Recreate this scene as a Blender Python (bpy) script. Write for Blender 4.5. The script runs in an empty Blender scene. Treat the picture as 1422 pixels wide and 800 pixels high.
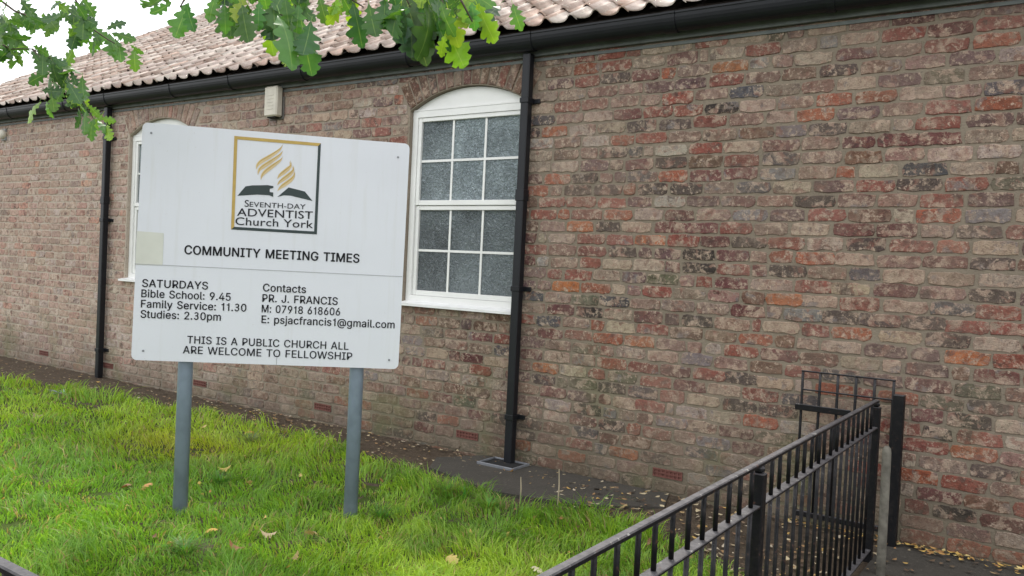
import bpy, math, random
import numpy as np
from mathutils import Vector, Matrix
random.seed(7); rng = np.random.default_rng(7)
R = math.radians
scene = bpy.context.scene
col = scene.collection

# ------------------------------------------------------------------ camera
F, CX, CY = 1146.0, 711.0, 400.0
TH, PITCH, ROLL = math.atan(F/1679), math.atan(28/F), R(2.75)
CAM = Vector((0, -4.87, 1.38))
d0 = Vector((-math.sin(TH), math.cos(TH), 0)); r0 = Vector((math.cos(TH), math.sin(TH), 0)); u0 = Vector((0, 0, 1))
dd = d0*math.cos(PITCH) - u0*math.sin(PITCH); u1 = u0*math.cos(PITCH) + d0*math.sin(PITCH)
rr = r0*math.cos(ROLL) + u1*math.sin(ROLL); uu = u1*math.cos(ROLL) - r0*math.sin(ROLL)
cd = bpy.data.cameras.new('camera'); cam = bpy.data.objects.new('camera', cd); col.objects.link(cam)
cd.sensor_width = 36; cd.lens = F/1422*36; cd.clip_end = 2000; cd.clip_start = .02
M = Matrix((rr, uu, -dd)).transposed().to_4x4(); M.translation = CAM
cam.matrix_world = M; scene.camera = cam

# ------------------------------------------------------------------ world, sun, exposure
SUN_EL, SUN_ROT = R(52), R(-35)     # hazy sun behind the building
w = bpy.data.worlds.new('World'); scene.world = w; w.use_nodes = True
nt = w.node_tree; N = nt.nodes; L = nt.links; N.clear()
sky = N.new('ShaderNodeTexSky'); sky.sky_type = 'NISHITA'; sky.sun_disc = False
sky.sun_elevation = SUN_EL; sky.sun_rotation = SUN_ROT
tc = N.new('ShaderNodeTexCoord'); nz = N.new('ShaderNodeTexNoise'); nz.inputs['Scale'].default_value = 2.2; nz.inputs['Detail'].default_value = 5
rp = N.new('ShaderNodeValToRGB'); rp.color_ramp.elements[0].position = .3; rp.color_ramp.elements[0].color = (.84, .87, .92, 1)
rp.color_ramp.elements[1].position = .65; rp.color_ramp.elements[1].color = (1, 1, 1, 1)
vm = N.new('ShaderNodeVectorMath'); vm.operation = 'SCALE'; vm.inputs['Scale'].default_value = 13.5
mx = N.new('ShaderNodeMix'); mx.data_type = 'RGBA'; mx.inputs['Factor'].default_value = .9
bg = N.new('ShaderNodeBackground'); bg.inputs['Strength'].default_value = .1; out = N.new('ShaderNodeOutputWorld')
L.new(tc.outputs['Generated'], nz.inputs['Vector']); L.new(nz.outputs['Fac'], rp.inputs['Fac'])
L.new(rp.outputs['Color'], vm.inputs[0]); L.new(sky.outputs['Color'], mx.inputs['A']); L.new(vm.outputs[0], mx.inputs['B'])
L.new(mx.outputs['Result'], bg.inputs['Color']); L.new(bg.outputs[0], out.inputs['Surface'])
sl = bpy.data.lights.new('sun', 'SUN'); so = bpy.data.objects.new('sun', sl); col.objects.link(so)
sl.energy = 2.3; sl.angle = R(14); sl.color = (1, .96, .88)
# direction the light comes from: rotation measured from +Y towards +X
sdir = Vector((math.sin(SUN_ROT)*math.cos(SUN_EL), math.cos(SUN_ROT)*math.cos(SUN_EL), math.sin(SUN_EL)))
so.rotation_euler = sdir.to_track_quat('Z', 'Y').to_euler()
scene.view_settings.view_transform = 'Standard'; scene.view_settings.look = 'None'
scene.view_settings.exposure = 0.75; scene.view_settings.gamma = 1

# ------------------------------------------------------------------ helpers
def tag(o, label=None, cat=None, group=None, kind=None):
    if label: o['label'] = label
    if cat: o['category'] = cat
    if group: o['group'] = group
    if kind: o['kind'] = kind
    return o

def empty(name, loc=(0, 0, 0), rz=0, **k):
    o = bpy.data.objects.new(name, None); col.objects.link(o); o.location = loc; o.rotation_euler = (0, 0, rz)
    o.empty_display_size = .1
    return tag(o, **k)

def link(name, me, parent=None, loc=(0, 0, 0), rot=(0, 0, 0), color=None):
    o = bpy.data.objects.new(name, me); col.objects.link(o); o.parent = parent
    o.location = loc; o.rotation_euler = rot
    if color: o.color = (*color, 1)
    return o

class MB:
    def __init__(s): s.v = []; s.f = []
    def add(s, vs, fs):
        n = len(s.v); s.v += [tuple(p) for p in vs]; s.f += [tuple(i+n for i in f) for f in fs]; return s
    def box(s, x0, x1, y0, y1, z0, z1, b=0):
        if b <= 0:
            return s.add([(x, y, z) for z in (z0, z1) for y in (y0, y1) for x in (x0, x1)],
                [(0, 2, 3, 1), (4, 5, 7, 6), (0, 1, 5, 4), (2, 6, 7, 3), (0, 4, 6, 2), (1, 3, 7, 5)])
        # chamfered box
        vs = []; idx = {}
        for i, x in enumerate((x0, x1)):
            for j, y in enumerate((y0, y1)):
                for k, z in enumerate((z0, z1)):
                    sx, sy, sz = (b, -b)[i], (b, -b)[j], (b, -b)[k]
                    for a, p in enumerate(((x, y+sy, z+sz), (x+sx, y, z+sz), (x+sx, y+sy, z))):
                        idx[i, j, k, a] = len(vs); vs.append(p)
        fs = []
        for i in (0, 1): fs.append([idx[i, j, k, 0] for j, k in ((0, 0), (0, 1), (1, 1), (1, 0))][::(1, -1)[i]])
        for j in (0, 1): fs.append([idx[i, j, k, 1] for i, k in ((0, 0), (1, 0), (1, 1), (0, 1))][::(1, -1)[j]])
        for k in (0, 1): fs.append([idx[i, j, k, 2] for i, j in ((0, 0), (0, 1), (1, 1), (1, 0))][::(1, -1)[k]])
        for j in (0, 1):
            for k in (0, 1): fs.append([idx[0, j, k, 1], idx[1, j, k, 1], idx[1, j, k, 2], idx[0, j, k, 2]])
        for i in (0, 1):
            for k in (0, 1): fs.append([idx[i, 0, k, 0], idx[i, 1, k, 0], idx[i, 1, k, 2], idx[i, 0, k, 2]])
        for i in (0, 1):
            for j in (0, 1): fs.append([idx[i, j, 0, 0], idx[i, j, 1, 0], idx[i, j, 1, 1], idx[i, j, 0, 1]])
        for i in (0, 1):
            for j in (0, 1):
                for k in (0, 1): fs.append([idx[i, j, k, a] for a in (0, 1, 2)])
        return s.add(vs, fs)
    def tube(s, pts, rad, n=8, cap=True):
        pts = [Vector(p) for p in pts]; rs = rad if hasattr(rad, '__len__') else [rad]*len(pts)
        vs = []; prev = None
        for i, p in enumerate(pts):
            t = (pts[min(i+1, len(pts)-1)] - pts[max(i-1, 0)]).normalized()
            a = Vector((0, 0, 1)) if abs(t.z) < .9 else Vector((1, 0, 0))
            if prev is not None: a = prev
            x = (a - t*a.dot(t)).normalized(); prev = x; y = t.cross(x)
            for k in range(n):
                an = 2*math.pi*k/n; vs.append(p + (x*math.cos(an) + y*math.sin(an))*rs[i])
        fs = [(i*n+k, i*n+(k+1) % n, (i+1)*n+(k+1) % n, (i+1)*n+k) for i in range(len(pts)-1) for k in range(n)]
        if cap: fs += [tuple(range(n))[::-1], tuple(range((len(pts)-1)*n, len(pts)*n))]
        return s.add(vs, fs)
    def prism(s, poly, y0, y1):         # poly of (x, z), extruded along y
        n = len(poly)
        return s.add([(x, y0, z) for x, z in poly] + [(x, y1, z) for x, z in poly],
            [tuple(range(n)), tuple(range(2*n-1, n-1, -1))] + [(i, i+n, (i+1) % n+n, (i+1) % n) for i in range(n)])
    def extr(s, prof, x0, x1, closed=True):     # prof of (y, z), extruded along x
        n = len(prof); m = n if closed else n-1
        s.add([(x0, y, z) for y, z in prof] + [(x1, y, z) for y, z in prof],
            [(i, (i+1) % n, (i+1) % n+n, i+n) for i in range(m)] + ([tuple(range(n))[::-1], tuple(range(n, 2*n))] if closed else []))
        return s
    def mesh(s, name, mat, smooth=False):
        me = bpy.data.meshes.new(name); me.from_pydata(s.v, [], s.f); me.materials.append(mat)
        if smooth: me.polygons.foreach_set('use_smooth', [True]*len(me.polygons))
        me.validate(); me.update(); return me
    def build(s, name, mat, parent=None, smooth=False, **k):
        return tag(link(name, s.mesh(name, mat, smooth), parent), **k)

def fix_normals(o):
    import bmesh
    b = bmesh.new(); b.from_mesh(o.data); bmesh.ops.recalc_face_normals(b, faces=b.faces); b.to_mesh(o.data); b.free(); return o

class Mat:
    """tiny node helper"""
    def __init__(s, name):
        s.m = bpy.data.materials.new(name); s.m.use_nodes = True; s.t = s.m.node_tree; s.p = s.t.nodes['Principled BSDF']
        s.out = s.t.nodes['Material Output']
        s.pos = s.n('ShaderNodeNewGeometry').outputs['Position']
    def n(s, typ, **k):
        o = s.t.nodes.new(typ)
        for a, v in k.items(): setattr(o, a, v)
        return o
    def l(s, a, b): s.t.links.new(a, b)
    def set(s, sock, v):
        if isinstance(v, bpy.types.NodeSocket): s.l(v, sock)
        elif isinstance(v, (tuple, list)) and len(v) == 3 and sock.type == 'RGBA': sock.default_value = (*v, 1)
        else: sock.default_value = v
    def noise(s, scale, detail=3, vec=None, rough=.55, dist=0):
        o = s.n('ShaderNodeTexNoise'); o.inputs['Scale'].default_value = scale; o.inputs['Detail'].default_value = detail
        o.inputs['Roughness'].default_value = rough; o.inputs['Distortion'].default_value = dist
        s.l(s.pos if vec is None else vec, o.inputs['Vector']); return o.outputs['Fac']
    def ramp(s, v, a, b, lo=0., hi=1.):
        o = s.n('ShaderNodeMapRange'); o.clamp = True
        for nm, x in (('Value', v), ('From Min', a), ('From Max', b), ('To Min', lo), ('To Max', hi)): s.set(o.inputs[nm], x)
        return o.outputs[0]
    def mix(s, f, a, b, mode='MIX'):
        o = s.n('ShaderNodeMix', data_type='RGBA', blend_type=mode)
        s.set(o.inputs['Factor'], f); s.set(o.inputs['A'], a); s.set(o.inputs['B'], b); return o.outputs['Result']
    def math(s, op, a, b=0.):
        o = s.n('ShaderNodeMath', operation=op); s.set(o.inputs[0], a); s.set(o.inputs[1], b); return o.outputs[0]
    def vmath(s, op, a, b):
        o = s.n('ShaderNodeVectorMath', operation=op); s.set(o.inputs[0], a)
        if op == 'SCALE': s.set(o.inputs['Scale'], b)
        else: s.set(o.inputs[1], b)
        return o.outputs[0]
    def bump(s, h, strength=.5, dist=.005):
        o = s.n('ShaderNodeBump'); o.inputs['Strength'].default_value = strength; o.inputs['Distance'].default_value = dist
        s.l(h, o.inputs['Height']); s.l(o.outputs[0], s.p.inputs['Normal']); return s
    def done(s, c=None, rough=.8, spec=.5, metal=0):
        if c is not None: s.set(s.p.inputs['Base Color'], c)
        s.set(s.p.inputs['Roughness'], rough); s.p.inputs['Specular IOR Level'].default_value = spec
        s.p.inputs['Metallic'].default_value = metal; return s.m

def src_color(m, attr):
    if attr: o = m.n('ShaderNodeAttribute', attribute_name='col'); return o.outputs['Color']
    return m.n('ShaderNodeObjectInfo').outputs['Color']

def zed(m):
    o = m.n('ShaderNodeSeparateXYZ'); m.l(m.pos, o.inputs[0]); return o.outputs
def grime(m, c):
    z = zed(m)[2]; n = m.noise(3.5, 4)
    f = m.ramp(m.math('SUBTRACT', z, m.math('MULTIPLY', n, .7)), -.38, .12, .62, 0)
    c = m.mix(f, c, (.085, .075, .05))
    g = m.math('MULTIPLY', m.ramp(m.noise(2.1, 5), .52, .68), m.ramp(z, .25, 1.1, .5, 0))
    return m.mix(g, c, (.13, .14, .065))
def brick_mat(name, attr):
    m = Mat(name); C = src_color(m, attr)
    vec = m.vmath('ADD', m.pos, m.vmath('SCALE', C, 31.0))
    n1 = m.noise(15, 6, vec, .65, .6); n2 = m.noise(34, 5, vec, .7); n3 = m.noise(130, 3, vec)
    alt = m.n('ShaderNodeValToRGB'); m.l(m.noise(6, 2, m.vmath('ADD', vec, (15, 2, 7))), alt.inputs[0])
    els = alt.color_ramp.elements; els[0].position = .34; els[0].color = (.07, .055, .052, 1); els[1].position = .66; els[1].color = (.19, .19, .195, 1)
    for ps, cl in ((.42, (.20, .085, .065)), (.47, (.36, .24, .19)), (.53, (.52, .44, .34)), (.60, (.38, .30, .235))): e = els.new(ps); e.color = (*cl, 1)
    c = m.mix(m.ramp(m.noise(8, 3, m.vmath('ADD', vec, (5, 9, 2))), .35, .65, 0, .35), C, m.mix(1, C, (.5, .5, .54), 'MULTIPLY'))
    c = m.mix(m.ramp(n1, .51, .56, 0, .8), c, alt.outputs[0])
    c = m.mix(m.ramp(m.noise(24, 6, m.vmath('ADD', vec, (4, 4, 1)), .75), .46, .62, 0, .8), c, m.mix(1, c, (.48, .38, .37), 'MULTIPLY'))
    c = m.mix(m.ramp(n2, .57, .63, 0, .75), c, (.54, .46, .36))
    c = m.mix(m.ramp(n3, .56, .72, 0, .6), c, (.05, .045, .04))
    c = m.mix(m.ramp(m.noise(55, 4, vec, .75), .6, .66, 0, .75), c, (.045, .038, .035))
    c = m.mix(m.ramp(m.noise(26, 4, m.vmath('ADD', vec, (1, 8, 3)), .8), .56, .64, 0, .6), c, (.46, .39, .30))
    c = m.mix(m.ramp(m.noise(1.3, 3), .35, .65, .0, .38), m.mix(m.ramp(m.noise(.8, 3, m.vmath('ADD', m.pos, (3, 3, 3))), .4, .6, 0, .3), c, m.mix(1, c, (.75, .6, .55), 'MULTIPLY')), (.31, .245, .195))
    wash = m.math('MULTIPLY', m.ramp(m.noise(1.8, 3), .42, .64, .15, 1.0), m.ramp(m.noise(22, 6, None, .75), .52, .59, 0, .75))
    c = m.mix(wash, c, m.mix(m.ramp(zed(m)[0], -8, -3.5, 1, 0), (.275, .225, .172), (.54, .46, .385)))  # wash paler leftwards: lighter mortar there plus lens glare put into the colour
    c = m.mix(1, c, (.92, .87, .86), 'MULTIPLY')
    c = grime(m, c)
    h = m.math('ADD', m.math('MULTIPLY', n2, .7), m.math('MULTIPLY', n3, .4))
    return m.bump(h, .8, .012).done(c, .88, .25)
BRICK_O = brick_mat('brick_face', False); BRICK_A = brick_mat('brick_face_far', True)
def mortar_mat():
    m = Mat('mortar'); c = m.mix(m.noise(7, 5), (.155, .128, .098), (.27, .225, .172))
    c = m.mix(m.ramp(zed(m)[0], -8, -3.5, .6, 0), c, (.54, .46, .385))  # left end paler: lighter mortar, with lens haze mixed into its colour
    c = m.mix(m.ramp(m.noise(60, 3), .58, .72, 0, .6), c, (.1, .09, .075)); c = grime(m, c)
    return m.bump(m.noise(70, 4), .8, .006).done(c, .95, .15)
MORT = mortar_mat()
def simple(name, c, rough=.5, var=.12, vs=6, bump=0, bs=80, spec=.5, metal=0, c2=None):
    m = Mat(name); dk = c2 or tuple(x*(1-var*3) for x in c)
    cc = m.mix(m.ramp(m.noise(vs, 5), .4, .75), c, dk)
    if bump: m.bump(m.noise(bs, 3), bump, .003)
    return m.done(cc, rough, spec, metal)
def tile_mat(name, attr):
    m = Mat(name); C = src_color(m, attr); vec = m.vmath('ADD', m.pos, m.vmath('SCALE', C, 17.0))
    c = m.mix(m.ramp(m.noise(12, 4, vec), .45, .75, 0, .6), C, (.27, .185, .15))
    c = m.mix(m.ramp(m.noise(30, 4, vec), .57, .68, 0, .6), c, (.5, .48, .4))
    c = m.mix(m.ramp(m.noise(70, 3, vec), .62, .72, 0, .5), c, (.1, .09, .08))
    return m.bump(m.noise(60, 4), .6, .006).done(c, .78, .25)
TILE_O = tile_mat('clay_tile', False); TILE_A = tile_mat('clay_tile_far', True)
UPVC = simple('white_upvc', (.74, .74, .72), .35, .03, 4, 0)
SILLM = simple('white_sill', (.76, .76, .75), .4, .04, 9)
BLACKP = simple('black_plastic', (.009, .010, .013), .42, .1, 5, .1, 40, .3)
FASC = simple('grey_fascia', (.15, .165, .16), .6, .15, 8, .2)
def iron_mat():
    m = Mat('painted_iron'); c = m.mix(m.ramp(m.noise(30, 4), .5, .8), (.006, .006, .007), (.02, .017, .016))
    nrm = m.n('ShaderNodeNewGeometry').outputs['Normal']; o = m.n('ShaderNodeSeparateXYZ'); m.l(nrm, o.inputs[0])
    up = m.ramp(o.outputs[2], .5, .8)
    worn_and_sheen = m.math('MULTIPLY', up, m.ramp(m.noise(30, 5, None, .7), .35, .6, .45, 1))  # upward faces greyed: worn paint together with sky sheen put into the colour
    c = m.mix(worn_and_sheen, c, (.10, .095, .10))
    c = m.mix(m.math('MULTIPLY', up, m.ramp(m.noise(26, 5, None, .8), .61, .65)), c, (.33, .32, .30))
    c = m.mix(m.ramp(m.noise(60, 4), .64, .7, 0, .5), c, (.09, .04, .025))
    return m.bump(m.noise(120, 4), .5, .002).done(c, m.ramp(m.noise(40, 3), .3, .7, .42, .65), .18)
IRON = iron_mat()
def glass_mat():
    m = Mat('obscured_glass')
    v = m.n('ShaderNodeTexVoronoi', feature='SMOOTH_F1'); v.inputs['Scale'].default_value = 42
    wv = m.n('ShaderNodeTexNoise'); wv.inputs['Scale'].default_value = 22; m.l(m.pos, wv.inputs['Vector'])
    m.l(m.vmath('ADD', m.pos, m.vmath('SCALE', wv.outputs['Color'], .06)), v.inputs['Vector'])
    n = m.noise(34, 2, None, .5, 3.0)
    h = m.math('ADD', v.outputs['Distance'], m.math('MULTIPLY', n, 2.0))
    c = m.mix(m.ramp(m.noise(1.9, 3), .35, .65), (.10, .12, .13), (.27, .31, .32))
    line = m.ramp(m.math('ABSOLUTE', m.math('SUBTRACT', m.noise(46, 2, None, .5, 2.5), .5)), .0, .035, .75, 0)
    c = m.mix(m.math('MULTIPLY', line, m.ramp(m.noise(5, 3), .35, .65, .3, 1)), c, (.6, .66, .69))  # pale strands: sky glints of the crinkled glass painted into the base colour
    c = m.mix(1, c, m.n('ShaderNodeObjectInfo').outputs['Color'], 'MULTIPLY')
    return m.bump(h, 1.0, .016).done(c, .1, 1.0)
GLASS = glass_mat()
BOARD = None
def board_mat():
    m = Mat('sign_face'); c = m.mix(m.ramp(m.noise(3, 5), .4, .75, 0, .6), (.63, .645, .69), (.59, .605, .65))
    c = m.mix(m.ramp(m.noise(60, 4, None, .75), .66, .72, 0, .4), c, (.42, .4, .36))
    sc = m.n('ShaderNodeMapping'); sc.inputs['Scale'].default_value = (9, 9, .7); m.l(m.pos, sc.inputs['Vector'])
    c = m.mix(m.ramp(m.noise(3, 4, sc.outputs[0]), .55, .8, 0, .3), c, (.5, .5, .47))
    return m.done(c, .3, .5)
BOARD = board_mat()
POSTM = simple('blue_grey_post', (.19, .235, .295), .42, .08, 12, .12, 60)
INK = simple('black_lettering', (.010, .010, .013), .6, .05, 6, 0, 80, .2)
INKL = simple('dark_grey_lettering', (.018, .019, .024), .6, .05, 6, 0, 80, .2)
GOLD = simple('gold_print', (.46, .31, .07), .4, .06, 20)
GOLDL = simple('pale_gold_print', (.60, .46, .25), .4, .05, 20)
BOOKM = simple('dark_green_print', (.012, .028, .028), .4, .05)
YELLOWED = simple('yellowed_film', (.575, .58, .52), .4, .03, 10)
SEAM_SHADOW = simple('seam_shadow_line', (.36, .37, .38), .5, .05)
CREAMP = simple('cream_plastic', (.55, .51, .43), .5, .06, 12)
CONC = simple('weathered_concrete', (.18, .168, .14), .95, .2, 22, .9, 50, .2)
TERRA = simple('terracotta', (.15, .055, .042), .8, .1, 20, .3)
DARK = simple('dark_void', (.008, .008, .008), .9, 0)
ZINC = simple('grey_metal_frame', (.22, .23, .25), .5, .1, 20, 0, 80, .5, .3)

# ------------------------------------------------------------------ ground
EDX = [-40, -14, -9.3, -7.9, -6.77, -5.29, -4.36, -3.8, -3.27, -2.71, -2.38, -1.98, -1.4, -1.15, -.8]
EDY = [-1.2, -.95, -.82, -.66, -.56, -.46, -.55, -.66, -.72, -.86, -.78, -.66, -.95, -1.25, -1.8]
def hgt(x, y):
    return -.035*math.exp(-((x+3.1)**2+(y+1.6)**2)/.9) + .012*math.sin(x*1.9+y)*math.cos(y*2.3)
def sheet(name, x0, x1, y0, y1, nx, ny, z, mat, hf=True, noise=0.):
    b = MB(); vs = [(x0+(x1-x0)*i/nx, y0+(y1-y0)*j/ny) for j in range(ny+1) for i in range(nx+1)]
    def zz(x, y):
        f = min(1, max(0, (-.15-y)/.5)) if y > -.65 else 1
        return z + (hgt(x, y)*f if hf else 0) + random.uniform(-noise, noise)
    b.add([(x, y, zz(x, y)) for x, y in vs], [(j*(nx+1)+i, j*(nx+1)+i+1, (j+1)*(nx+1)+i+1, (j+1)*(nx+1)+i) for j in range(ny) for i in range(nx)])
    return b.build(name, mat, smooth=True, kind='structure')
def soil_mat():
    m = Mat('damp_soil'); c = m.mix(m.noise(8, 6, None, .7), (.038, .028, .02), (.15, .112, .078))
    c = m.mix(m.ramp(m.noise(45, 4), .6, .7, 0, .7), c, (.16, .13, .09))
    return m.bump(m.noise(40, 5, None, .7), 1, .03).done(c, .9, .2)
SOIL = soil_mat()
def lawn_mat():
    m = Mat('lawn_soil'); c = m.mix(m.noise(20, 5), (.03, .05, .012), (.07, .1, .02)); return m.bump(m.noise(30, 4), 1, .02).done(c, .95, .1)
def paving_mat():
    m = Mat('worn_concrete_paving'); c = m.mix(m.noise(5, 6, None, .7), (.035, .032, .027), (.085, .076, .064))
    c = m.mix(m.ramp(m.noise(55, 4), .58, .7, 0, .5), c, (.13, .115, .095))
    return m.bump(m.noise(60, 5, None, .7), .8, .01).done(c, .85, .3)
PAV = paving_mat()
sheet('ground', -400, 400, -400, 400, 8, 8, -.06, simple('far_ground', (.06, .07, .035), .95, .1, .5), False)
sheet('soil_strip', -16, -.78, -2.6, .02, 200, 40, -.012, SOIL, True, .011)
sheet('lawn_ground', -16, -.80, -4.25, -1.0, 120, 30, -.009, lawn_mat())
sheet('path', -.78, 6, -4.3, .02, 40, 30, -.004, PAV, False, .002)
sheet('pavement', -30, 12, -7.5, -4.24, 20, 5, -.008, PAV, False)
# concrete slab at the foot of the downpipe
b = MB(); poly = [(-3.55, -.56), (-2.9, -.74), (-2.35, -.62), (-1.95, -.3), (-2.05, -.0), (-3.5, -.0), (-3.7, -.3)]
vs = [(x, y, .004) for x, y in poly]+[(x, y, -.05) for x, y in poly]; n = len(poly)
b.add(vs, [tuple(range(n))] + [(i, (i+1) % n, (i+1) % n+n, i+n) for i in range(n)])
fix_normals(b.build('concrete_apron', PAV, kind='structure'))

# ------------------------------------------------------------------ church
church = empty('church_building', (-6, 0, 0), label='long single storey church of old mixed brick under a pantiled roof', cat='building')
church.location = (0, 0, 0)
XL, XR, WT = -13.6, 3.2, 2.9
WIN = [(-4.365, -3.265), (-8.26, -7.16)]
SP, RISE, SILL = 2.565, .155, 1.06
WW = 1.10; RAD = (WW*WW/4 + RISE*RISE)/(2*RISE); ARC_T = .21
HA = math.asin(WW/2/RAD)
def arc_pts(xc, r, n=16, ha=HA):
    zc = SP + RISE - RAD
    return [(xc + r*math.sin(-ha + 2*ha*i/n), zc + r*math.cos(-ha + 2*ha*i/n)) for i in range(n+1)]
wb = MB(); xs = [XL]
for a, c in sorted(WIN): xs += [a, c]
xs.append(XR)
for i in range(0, len(xs), 2): wb.prism([(xs[i], -.4), (xs[i+1], -.4), (xs[i+1], WT), (xs[i], WT)], 0, .3)
for a, c in WIN:
    wb.prism([(a, -.4), (c, -.4), (c, SILL), (a, SILL)], 0, .3)
    wb.prism([(c, WT), (a, WT)] + arc_pts((a+c)/2, RAD), 0, .3)
BACK = 12.0
wb.box(XL, XL+.3, .3, BACK, -.4, WT); wb.box(XR-.3, XR, .3, BACK, -.4, WT); wb.box(XL, XR, BACK, BACK+.3, -.4, WT)
PIT = R(30.5)
for x in (XL, XR-.3):   # gable triangles
    wb.add([(x, 0, WT), (x, BACK, WT), (x, 6, WT+6*math.tan(PIT)-.1), (x+.3, 0, WT), (x+.3, BACK, WT), (x+.3, 6, WT+6*math.tan(PIT)-.1)],
           [(0, 1, 2), (3, 5, 4), (0, 2, 5, 3), (1, 4, 5, 2)])
wall = fix_normals(wb.build('wall', MORT, church))

# palette (linear albedo)
PAL = {'red': (.30, .085, .062), 'orangered': (.40, .11, .052), 'orange': (.46, .16, .055), 'darkred': (.17, .06, .06), 'purple': (.15, .088, .092),
 'dark': (.075, .06, .058), 'black': (.028, .025, .027), 'darkblue': (.085, .095, .11), 'blue': (.21, .22, .235), 'cream': (.47, .395, .30),
 'white': (.46, .43, .38), 'green': (.13, .14, .09), 'brown': (.20, .115, .075), 'pink': (.31, .20, .165), 'tan': (.33, .25, .19)}
ANCH = {2: [(-2.38, 'orange'), (-.46, 'black')], 3: [(-2.3, 'brown'), (-1.85, 'darkblue'), (-.54, 'darkred'), (-.32, 'brown')], 4: [(-1.78, 'blue'), (-.43, 'red')], 5: [(-2.06, 'blue'), (-1.87, 'cream'), (-.3, 'dark')], 6: [(-2.94, 'darkred'), (-2.37, 'cream'), (-2.21, 'red'), (-1.93, 'white'), (-1.5, 'orangered'), (-.39, 'orangered')], 7: [(-2.71, 'green'), (-2.49, 'dark'), (-1.86, 'cream'), (-1.63, 'black'), (-.37, 'red')], 8: [(-3.01, 'orange'), (-2.42, 'green'), (-2.18, 'red'), (-.42, 'black'), (-.2, 'cream')], 9: [(-2.92, 'cream'), (-2.5, 'red'), (-1.83, 'red'), (-1.63, 'dark'), (-1.43, 'cream')], 11: [(-1.64, 'red'), (-.31, 'darkred')], 12: [(-1.07, 'cream'), (-.45, 'orange')], 13: [(-1.41, 'cream'), (-1.02, 'orangered'), (-.77, 'cream'), (-.32, 'cream')], 14: [(-1.29, 'blue'), (-1.08, 'dark'), (-.88, 'dark'), (-.66, 'dark'), (-.46, 'red'), (-.25, 'red')], 15: [(-2.88, 'orange'), (-1.4, 'orange'), (-1.21, 'cream'), (-.53, 'darkblue'), (-.32, 'red')], 16: [(-2.79, 'red'), (-2.17, 'green'), (-1.72, 'darkred'), (-1.24, 'red'), (-1.04, 'cream')], 17: [(-2.5, 'cream'), (-1.39, 'dark'), (-.77, 'cream')], 18: [(-1.94, 'black'), (-1.24, 'orangered'), (-1.03, 'cream')], 19: [(-2.93, 'cream'), (-2.27, 'orange'), (-1.63, 'dark'), (-.97, 'dark'), (-.35, 'cream')], 20: [(-2.79, 'orange'), (-2.37, 'cream'), (-2.14, 'darkred'), (-1.93, 'darkred'), (-1.28, 'cream'), (-1.04, 'darkred'), (-.43, 'dark')], 21: [(-3.09, 'red'), (-2.51, 'orangered'), (-1.63, 'blue')], 22: [(-2.56, 'red'), (-2.15, 'white')], 23: [(-2.27, 'black'), (-2.04, 'black'), (-1.62, 'darkblue')], 24: [(-2.99, 'orangered'), (-2.35, 'darkblue'), (-1.92, 'darkred'), (-1.7, 'darkred')], 26: [(-2.57, 'dark'), (-2.16, 'white'), (-1.93, 'red'), (-.84, 'darkred'), (-.64, 'darkred')], 27: [(-2.3, 'red'), (-1.21, 'dark'), (-.65, 'red'), (-.41, 'purple')], 28: [(-3.03, 'orangered'), (-2.37, 'dark'), (-1.28, 'orangered')], 29: [(-1.84, 'black'), (-1.62, 'cream'), (-.34, 'darkblue')], 30: [(-2.13, 'red'), (-1.07, 'cream'), (-.85, 'purple')], 31: [(-2.26, 'purple'), (-2.05, 'purple'), (-.51, 'purple')], 32: [(-3.0, 'purple'), (-2.58, 'dark'), (-1.31, 'cream')], 33: [(-1.83, 'cream')], 34: [(-2.62, 'red'), (-1.93, 'red')]}
W_R = dict(red=20, orangered=8, orange=1.2, darkred=13, purple=9, dark=9, black=3, darkblue=3, blue=3, cream=18, white=4, green=2, brown=11, pink=17, tan=13)
W_L = dict(red=6, orangered=2.5, orange=2, darkred=5, purple=3, dark=3, black=.6, darkblue=1, blue=4, cream=18, white=6, green=2, brown=8, pink=24, tan=22)
def pick(x):
    t = min(1, max(0, (-2.8-x)/4)); ks = list(PAL); ws = [W_R[k]*(1-t)+W_L[k]*t for k in ks]
    return random.choices(ks, ws)[0]
def jit(c, x):
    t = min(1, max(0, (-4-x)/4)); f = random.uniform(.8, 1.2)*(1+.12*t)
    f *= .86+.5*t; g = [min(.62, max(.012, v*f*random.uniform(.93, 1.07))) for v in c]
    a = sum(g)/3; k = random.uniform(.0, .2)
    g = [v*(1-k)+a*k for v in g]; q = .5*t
    return tuple(v*(1-q)+w_*q for v, w_ in zip(g, (.68, .56, .48)))  # left bricks lifted: paler brick there, plus lens glare put into the colour

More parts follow.
